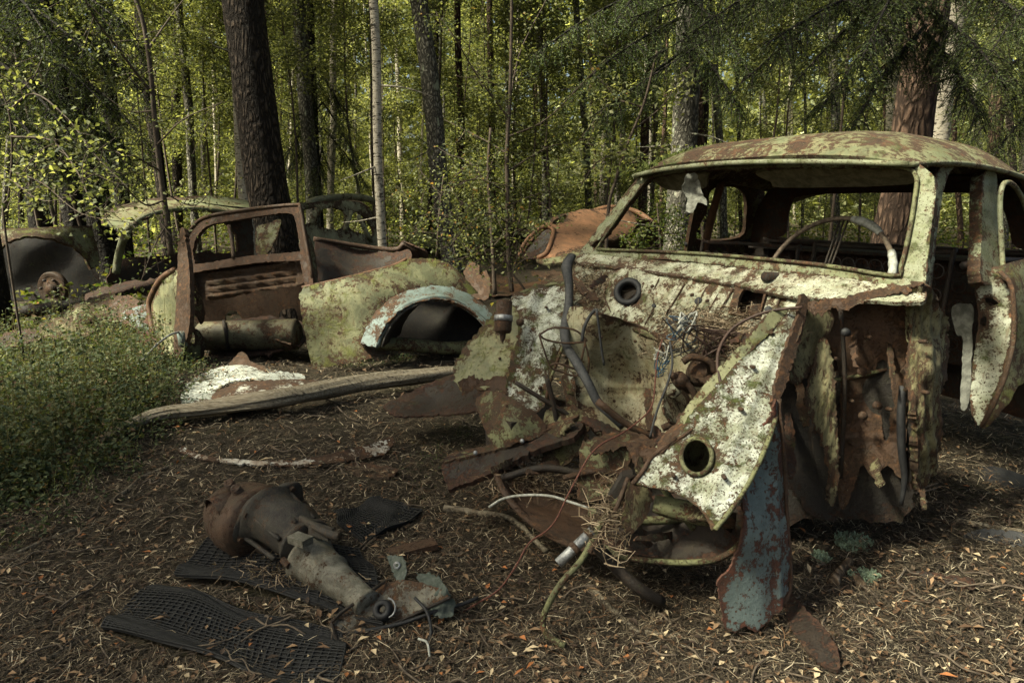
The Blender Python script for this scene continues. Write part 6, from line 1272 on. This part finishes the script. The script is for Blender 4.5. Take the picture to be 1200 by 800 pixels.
cc = np.repeat(pal(rg, n, [(.026, .021, .015), (.060, .046, .032), (.12, .094, .063), (.25, .20, .135), (.45, .38, .27), (.15, .085, .045)], [.34, .30, .18, .09, .04, .05], .3), 6, 0)
tag(mesh_obj('needle_litter', V, T, M_DEAD, colors=cc, loc=(0, 0, 0)), kind='stuff')
# dry leaves
px, py, p = scatter(3800, rg, 300, 850); keep = np.ones(len(px), bool)
for mq in MATS: keep &= ~(inside(np.c_[px, py], mq) & (rg.random(len(px)) > .35))
p = p[keep]; n = len(p); p[:, 2] = gh(p[:, 0], p[:, 1]) + .018
V, T, Cc = leaf_quads(p, rg.gamma(4, .0058, n) * np.clip(p[:, 1] / 3, .8, 2), rg.uniform(.009, .020, n) * np.clip(p[:, 1] / 3, .75, 2), rg, up=6, fold=.35, colors=pal(rg, n, [(.10, .06, .035), (.22, .14, .08), (.30, .12, .045), (.42, .33, .21), (.05, .035, .025)], [.34, .28, .05, .15, .18]), dirs=np.c_[rg.normal(size=(n, 2)), np.zeros(n)])
tag(mesh_obj('leaf_litter', V, T, M_DEAD, colors=Cc, loc=(0, 0, 0)), kind='stuff')
# twigs
px, py, p = scatter(420, rg, 320, 850); tw = []
for q in p:
    if inside(np.array([[0, 0]]), MATS[0])[0]: continue
    a = rg.uniform(0, 3.14); L_ = rg.uniform(.05, .22) * np.clip(q[1] / 3, .7, 2); d = np.array([math.cos(a), math.sin(a), 0]); n_ = np.array([-d[1], d[0], 0])
    pt = [q + d * L_ * t + n_ * rg.normal(0, .012) for t in (-.5, -.15, .2, .5)]
    for w_p in pt: w_p[2] = float(gh(w_p[0], w_p[1])) + rg.uniform(.008, .022)
    tw.append(tube(pt, [.0032 * rg.uniform(.5, 1.2) * np.clip(q[1] / 2.5, .8, 2)] * 4, 5, 3))
V, f = merge(tw); o = mesh_obj('twig_litter', V, f, plain('dead_twig', (.13, .10, .07), .9, (.05, .038, .028), 30), loc=(0, 0, 0)); tag(o, kind='stuff')
# bark flakes and chips
px, py, p = scatter(9000, rg, 320, 850); keep = np.ones(len(px), bool)
for mq in MATS: keep &= ~inside(np.c_[px, py], mq)
p = p[keep]; n = len(p); p[:, 2] = gh(p[:, 0], p[:, 1]) + .010
V, T, Cc = leaf_quads(p, rg.uniform(.010, .035, n), rg.uniform(.006, .014, n), rg, up=8, fold=.1, colors=pal(rg, n, [(.03, .02, .014), (.06, .04, .026), (.11, .08, .055)], [.5, .35, .15]), dirs=np.c_[rg.normal(size=(n, 2)), np.zeros(n)])
tag(mesh_obj('bark_litter', V, T, M_DEAD, colors=Cc, loc=(0, 0, 0)), kind='stuff')
# bilberry carpet at the left
BP = np.array([(-60, 392), (40, 400), (90, 392), (118, 372), (160, 385), (180, 408), (212, 425), (216, 452), (206, 478), (170, 490), (130, 505), (105, 528), (60, 552), (0, 585), (-60, 600)])
def berry(n, poly, h0, h1, lsz, seed, cols, w, name):
    rg = np.random.default_rng(seed); mn, mx = poly.min(0), poly.max(0)
    q = rg.uniform(mn, mx, (n * 3, 2)); q = q[inside(q, poly)][:n]; dd = dist_poly(q, poly)
    r = rays(q); t = -H / r[:, 2]; base = CAM + r * t[:, None]; base[:, 2] = gh(base[:, 0], base[:, 1])
    base[:, :2] += rg.normal(0, .03, (len(q), 2))
    hh = (h0 + (h1 - h0) * rg.random(len(q))) * np.clip(dd / 25, .25, 1) * (1 + .35 * vnoise(base, 4))
    k = 16; top = base + np.c_[rg.normal(0, .04, (len(q), 2)), hh]
    tt = rg.uniform(.3, 1.05, (len(q), k, 1)); C_ = (base[:, None] * (1 - tt) + top[:, None] * tt + rg.normal(0, .022, (len(q), k, 3))).reshape(-1, 3)
    cl = pal(rg, len(C_), cols, w)
    L1 = leaf_quads(C_, lsz * rg.uniform(.6, 1.3, len(C_)), lsz * .6, rg, up=1.2, colors=cl)
    m = len(q); s = np.array([.0011, 0, 0]); st = np.stack([base - s, base + s, top + s, top - s], 1).reshape(-1, 3); i = np.arange(m) * 4
    T2 = np.concatenate([np.c_[i, i + 1, i + 2], np.c_[i, i + 2, i + 3]])
    V, T, Cc = vstack([L1, (st, T2, np.tile((.09, .08, .03), (len(st), 1)))])
    return tag(mesh_obj(name, V, T, M_BERRY, colors=Cc, loc=(0, 0, 0)), kind='stuff')
BC = [(.028, .042, .020), (.045, .062, .028), (.075, .092, .042), (.12, .125, .058), (.10, .065, .035)]
BP2 = np.array([(-60, 385), (60, 392), (130, 372), (190, 396), (228, 418), (232, 455), (215, 490), (160, 520), (120, 560), (40, 600), (-60, 625)], float)
berry(2100, BP, .03, .12, .018, 61, BC, [.25, .32, .24, .13, .06], 'bilberry_carpet')
BP3 = np.array([(-60, 380), (130, 365), (230, 400), (262, 440), (240, 500), (200, 545), (120, 590), (60, 640), (-60, 660)], float)
berry(330, BP3, .03, .12, .018, 64, BC, [.25, .3, .25, .12, .08], 'ground_plants')
berry(1050, BP2, .07, .34, .025, 62, BC, [.15, .30, .30, .20, .05], 'bilberry_sprigs')
berry(260, BP2, .10, .34, .012, 63, BC, [.1, .2, .3, .3, .1], 'heather_sprigs')
for k, (poly, n, lz) in enumerate([([(140, 505), (180, 498), (205, 512), (190, 525), (150, 522)], 40, .018), ([(470, 545), (520, 520), (545, 470), (560, 455), (568, 500), (530, 560), (490, 580)], 40, .010), ([(390, 395), (430, 412), (440, 432), (395, 430)], 60, .014), ([(452, 408), (470, 404), (478, 424), (458, 426)], 30, .02), ([(200, 405), (240, 412), (245, 430), (205, 430)], 110, .014), ([(100, 342), (180, 300), (330, 300), (330, 330), (180, 352)], 260, .03)]):
    berry(n, np.array(poly, float), .03, .09, lz, 70 + k, BC, [.25, .3, .25, .15, .05], 'ground_plants')
# grass blades
px, py, p = scatter(900, rg, 400, 600, -40, 700); k = (vnoise(p, 2.2, 4) > .35) | (px < 120); p = p[k]; n = len(p); p[:, 2] = gh(p[:, 0], p[:, 1])
a = rg.uniform(0, 6.28, n); h_ = rg.uniform(.04, .13, n); sd = np.c_[np.cos(a), np.sin(a), 0 * a]; ln = np.c_[rg.normal(0, .03, (n, 2)), h_]
V = np.stack([p - sd * .0014, p + sd * .0014, p + ln * .6 - sd * .001, p + ln * .6 + sd * .001, p + ln * (1.7, 1.7, 1) - sd * .0003, p + ln * (1.7, 1.7, 1) + sd * .0003], 1).reshape(-1, 3); i = np.arange(n) * 6
T = np.concatenate([np.c_[i, i + 1, i + 3, i + 2], np.c_[i + 2, i + 3, i + 5, i + 4]])
tag(mesh_obj('grass', V, T, M_BERRY, colors=np.repeat(pal(rg, n, [(.06, .09, .025), (.12, .13, .04)]), 6, 0), loc=(0, 0, 0)), kind='stuff')
# litter caught on the wreck
def caught(name, n, cx, cy, rx, ry, fn, lift, seed, L0=.05):
    rg = np.random.default_rng(seed); q = np.c_[cx + rg.normal(0, rx, n), cy + rg.normal(0, ry, n)]; c = fn(q) + rg.normal(0, .006, (n, 3)) + [0, 0, lift]
    d = rg.normal(size=(n, 3)); d[:, 2] *= .4; d /= np.linalg.norm(d, axis=1)[:, None]; s = np.cross(d, rg.normal(size=(n, 3))); s /= np.linalg.norm(s, axis=1)[:, None]
    L = rg.uniform(.3, 1, n)[:, None] * L0; w = .0011
    m = c + rg.normal(0, .006, (n, 3)); V = np.stack([c - d * L / 2 - s * w, c - d * L / 2 + s * w, m - s * w, m + s * w, c + d * L / 2 - s * w * .5, c + d * L / 2 + s * w * .5], 1).reshape(-1, 3); i = np.arange(n) * 6
    T = np.concatenate([np.c_[i, i + 2, i + 3, i + 1], np.c_[i + 2, i + 4, i + 5, i + 3]])
    tag(mesh_obj(name, V, T, M_DEAD, colors=np.repeat(pal(rg, n, [(.06, .04, .025), (.15, .11, .07), (.28, .22, .15)]), 6, 0), loc=(0, 0, 0)), kind='stuff')
caught('caught_needles', 1400, 835, 400, 34, 12, scu, .012, 81)
caught('caught_needles', 500, 845, 392, 22, 12, scu, .03, 82, .07)
caught('caught_needles', 700, 690, 335, 14, 14, scu, .006, 83)
caught('caught_needles', 900, 640, 560, 26, 14, pan, .025, 84, .07)
caught('caught_needles', 500, 720, 600, 14, 24, lambda q: pixfn([(720, 600, 1.68), (700, 560, 1.74), (740, 640, 1.6)])(q), .01, 85, .07)
caught('caught_needles', 500, 800, 372, 30, 8, scu, .004, 86, .03)
caught('caught_needles', 260, 330, 672, 34, 10, lambda q: CAM + rays(q) * ((.045 - H) / rays(q)[:, 2])[:, None], 0, 87, .05)
# moss cushions on the roof
def moss_on(fnp, n, cx, cy, rx, ry, name, seed):
    rg = np.random.default_rng(seed); V_ = []
    for i in range(n):
        la = cx + rg.normal(0, rx); re = cy + rg.normal(0, ry); p = fnp(la, re); e = p + [rg.normal(0, .008), rg.normal(0, .008), rg.uniform(.006, .018)]; V_.append(tube([p, e], [.004, .0015], 4, 1, smooth=False))
    V, f = merge(V_); return mesh_obj(name, V, f, plain('moss_' + name, (.11, .13, .03), .95, (.06, .075, .02), 60), car, smooth=False)
def roofp(la, re):
    t = min(max((re - .115) / 1.02, 0), 1); s_ = min(abs(la) / .565, 1); zg = 1.156; h = np.interp(t, [0, .05, .14, .35, .7, .9, 1], [.028, .068, .098, .116, .116, .085, .05])
    return lp(la, re, zg + h * (1 - s_ ** 4.6) - .004)
moss_on(roofp, 900, .44, .40, .07, .16, 'moss', 91)['kind'] = 'stuff'
# ================= light, sky, camera =================
SUN_EL, SUN_AZ = R(48), R(-112)       # direction the light comes from: azimuth measured from +Y toward +X
w = bpy.data.worlds.new('World'); scene.world = w; w.use_nodes = True
nt = w.node_tree; bg = nt.nodes['Background']
sky = nt.nodes.new('ShaderNodeTexSky'); sky.sky_type = 'NISHITA'; sky.sun_disc = False
sky.sun_elevation = SUN_EL; sky.sun_rotation = SUN_AZ; sky.dust_density = 6.0; sky.ozone_density = .2
nt.links.new(sky.outputs[0], bg.inputs[0]); bg.inputs[1].default_value = .05
sl = bpy.data.lights.new('sun', 'SUN'); sl.energy = 5.0; sl.angle = R(10); sl.color = (1, .93, .80)
so = bpy.data.objects.new('sun', sl); col.objects.link(so)
d = Vector((math.sin(SUN_AZ) * math.cos(SUN_EL), math.cos(SUN_AZ) * math.cos(SUN_EL), math.sin(SUN_EL)))
so.rotation_euler = d.to_track_quat('Z', 'Y').to_euler(); so.location = (-6, -6, 12)
cd = bpy.data.cameras.new('camera'); cd.sensor_width = 36; cd.lens = 24; cd.clip_end = 500; cd.clip_start = .05
co = bpy.data.objects.new('camera', cd); col.objects.link(co); co.location = (0, 0, H)
co.rotation_euler = (math.pi / 2 - TH, 0, 0); scene.camera = co
vs = scene.view_settings; vs.view_transform = 'Standard'; vs.look = 'None'; vs.gamma = 1; vs.use_curve_mapping = False
vs.exposure = EXPO
vs.use_white_balance = True; vs.white_balance_temperature = 6750; vs.white_balance_tint = 0
scene.render.engine = 'CYCLES'
cy = scene.cycles; cy.max_bounces = 6; cy.diffuse_bounces = 3; cy.glossy_bounces = 2; cy.transmission_bounces = 3; cy.transparent_max_bounces = 4
cy.use_denoising = True; cy.caustics_reflective = False; cy.caustics_refractive = False; cy.sample_clamp_indirect = 4
for o in bpy.data.objects:
    if '_w' in o: del o['_w']
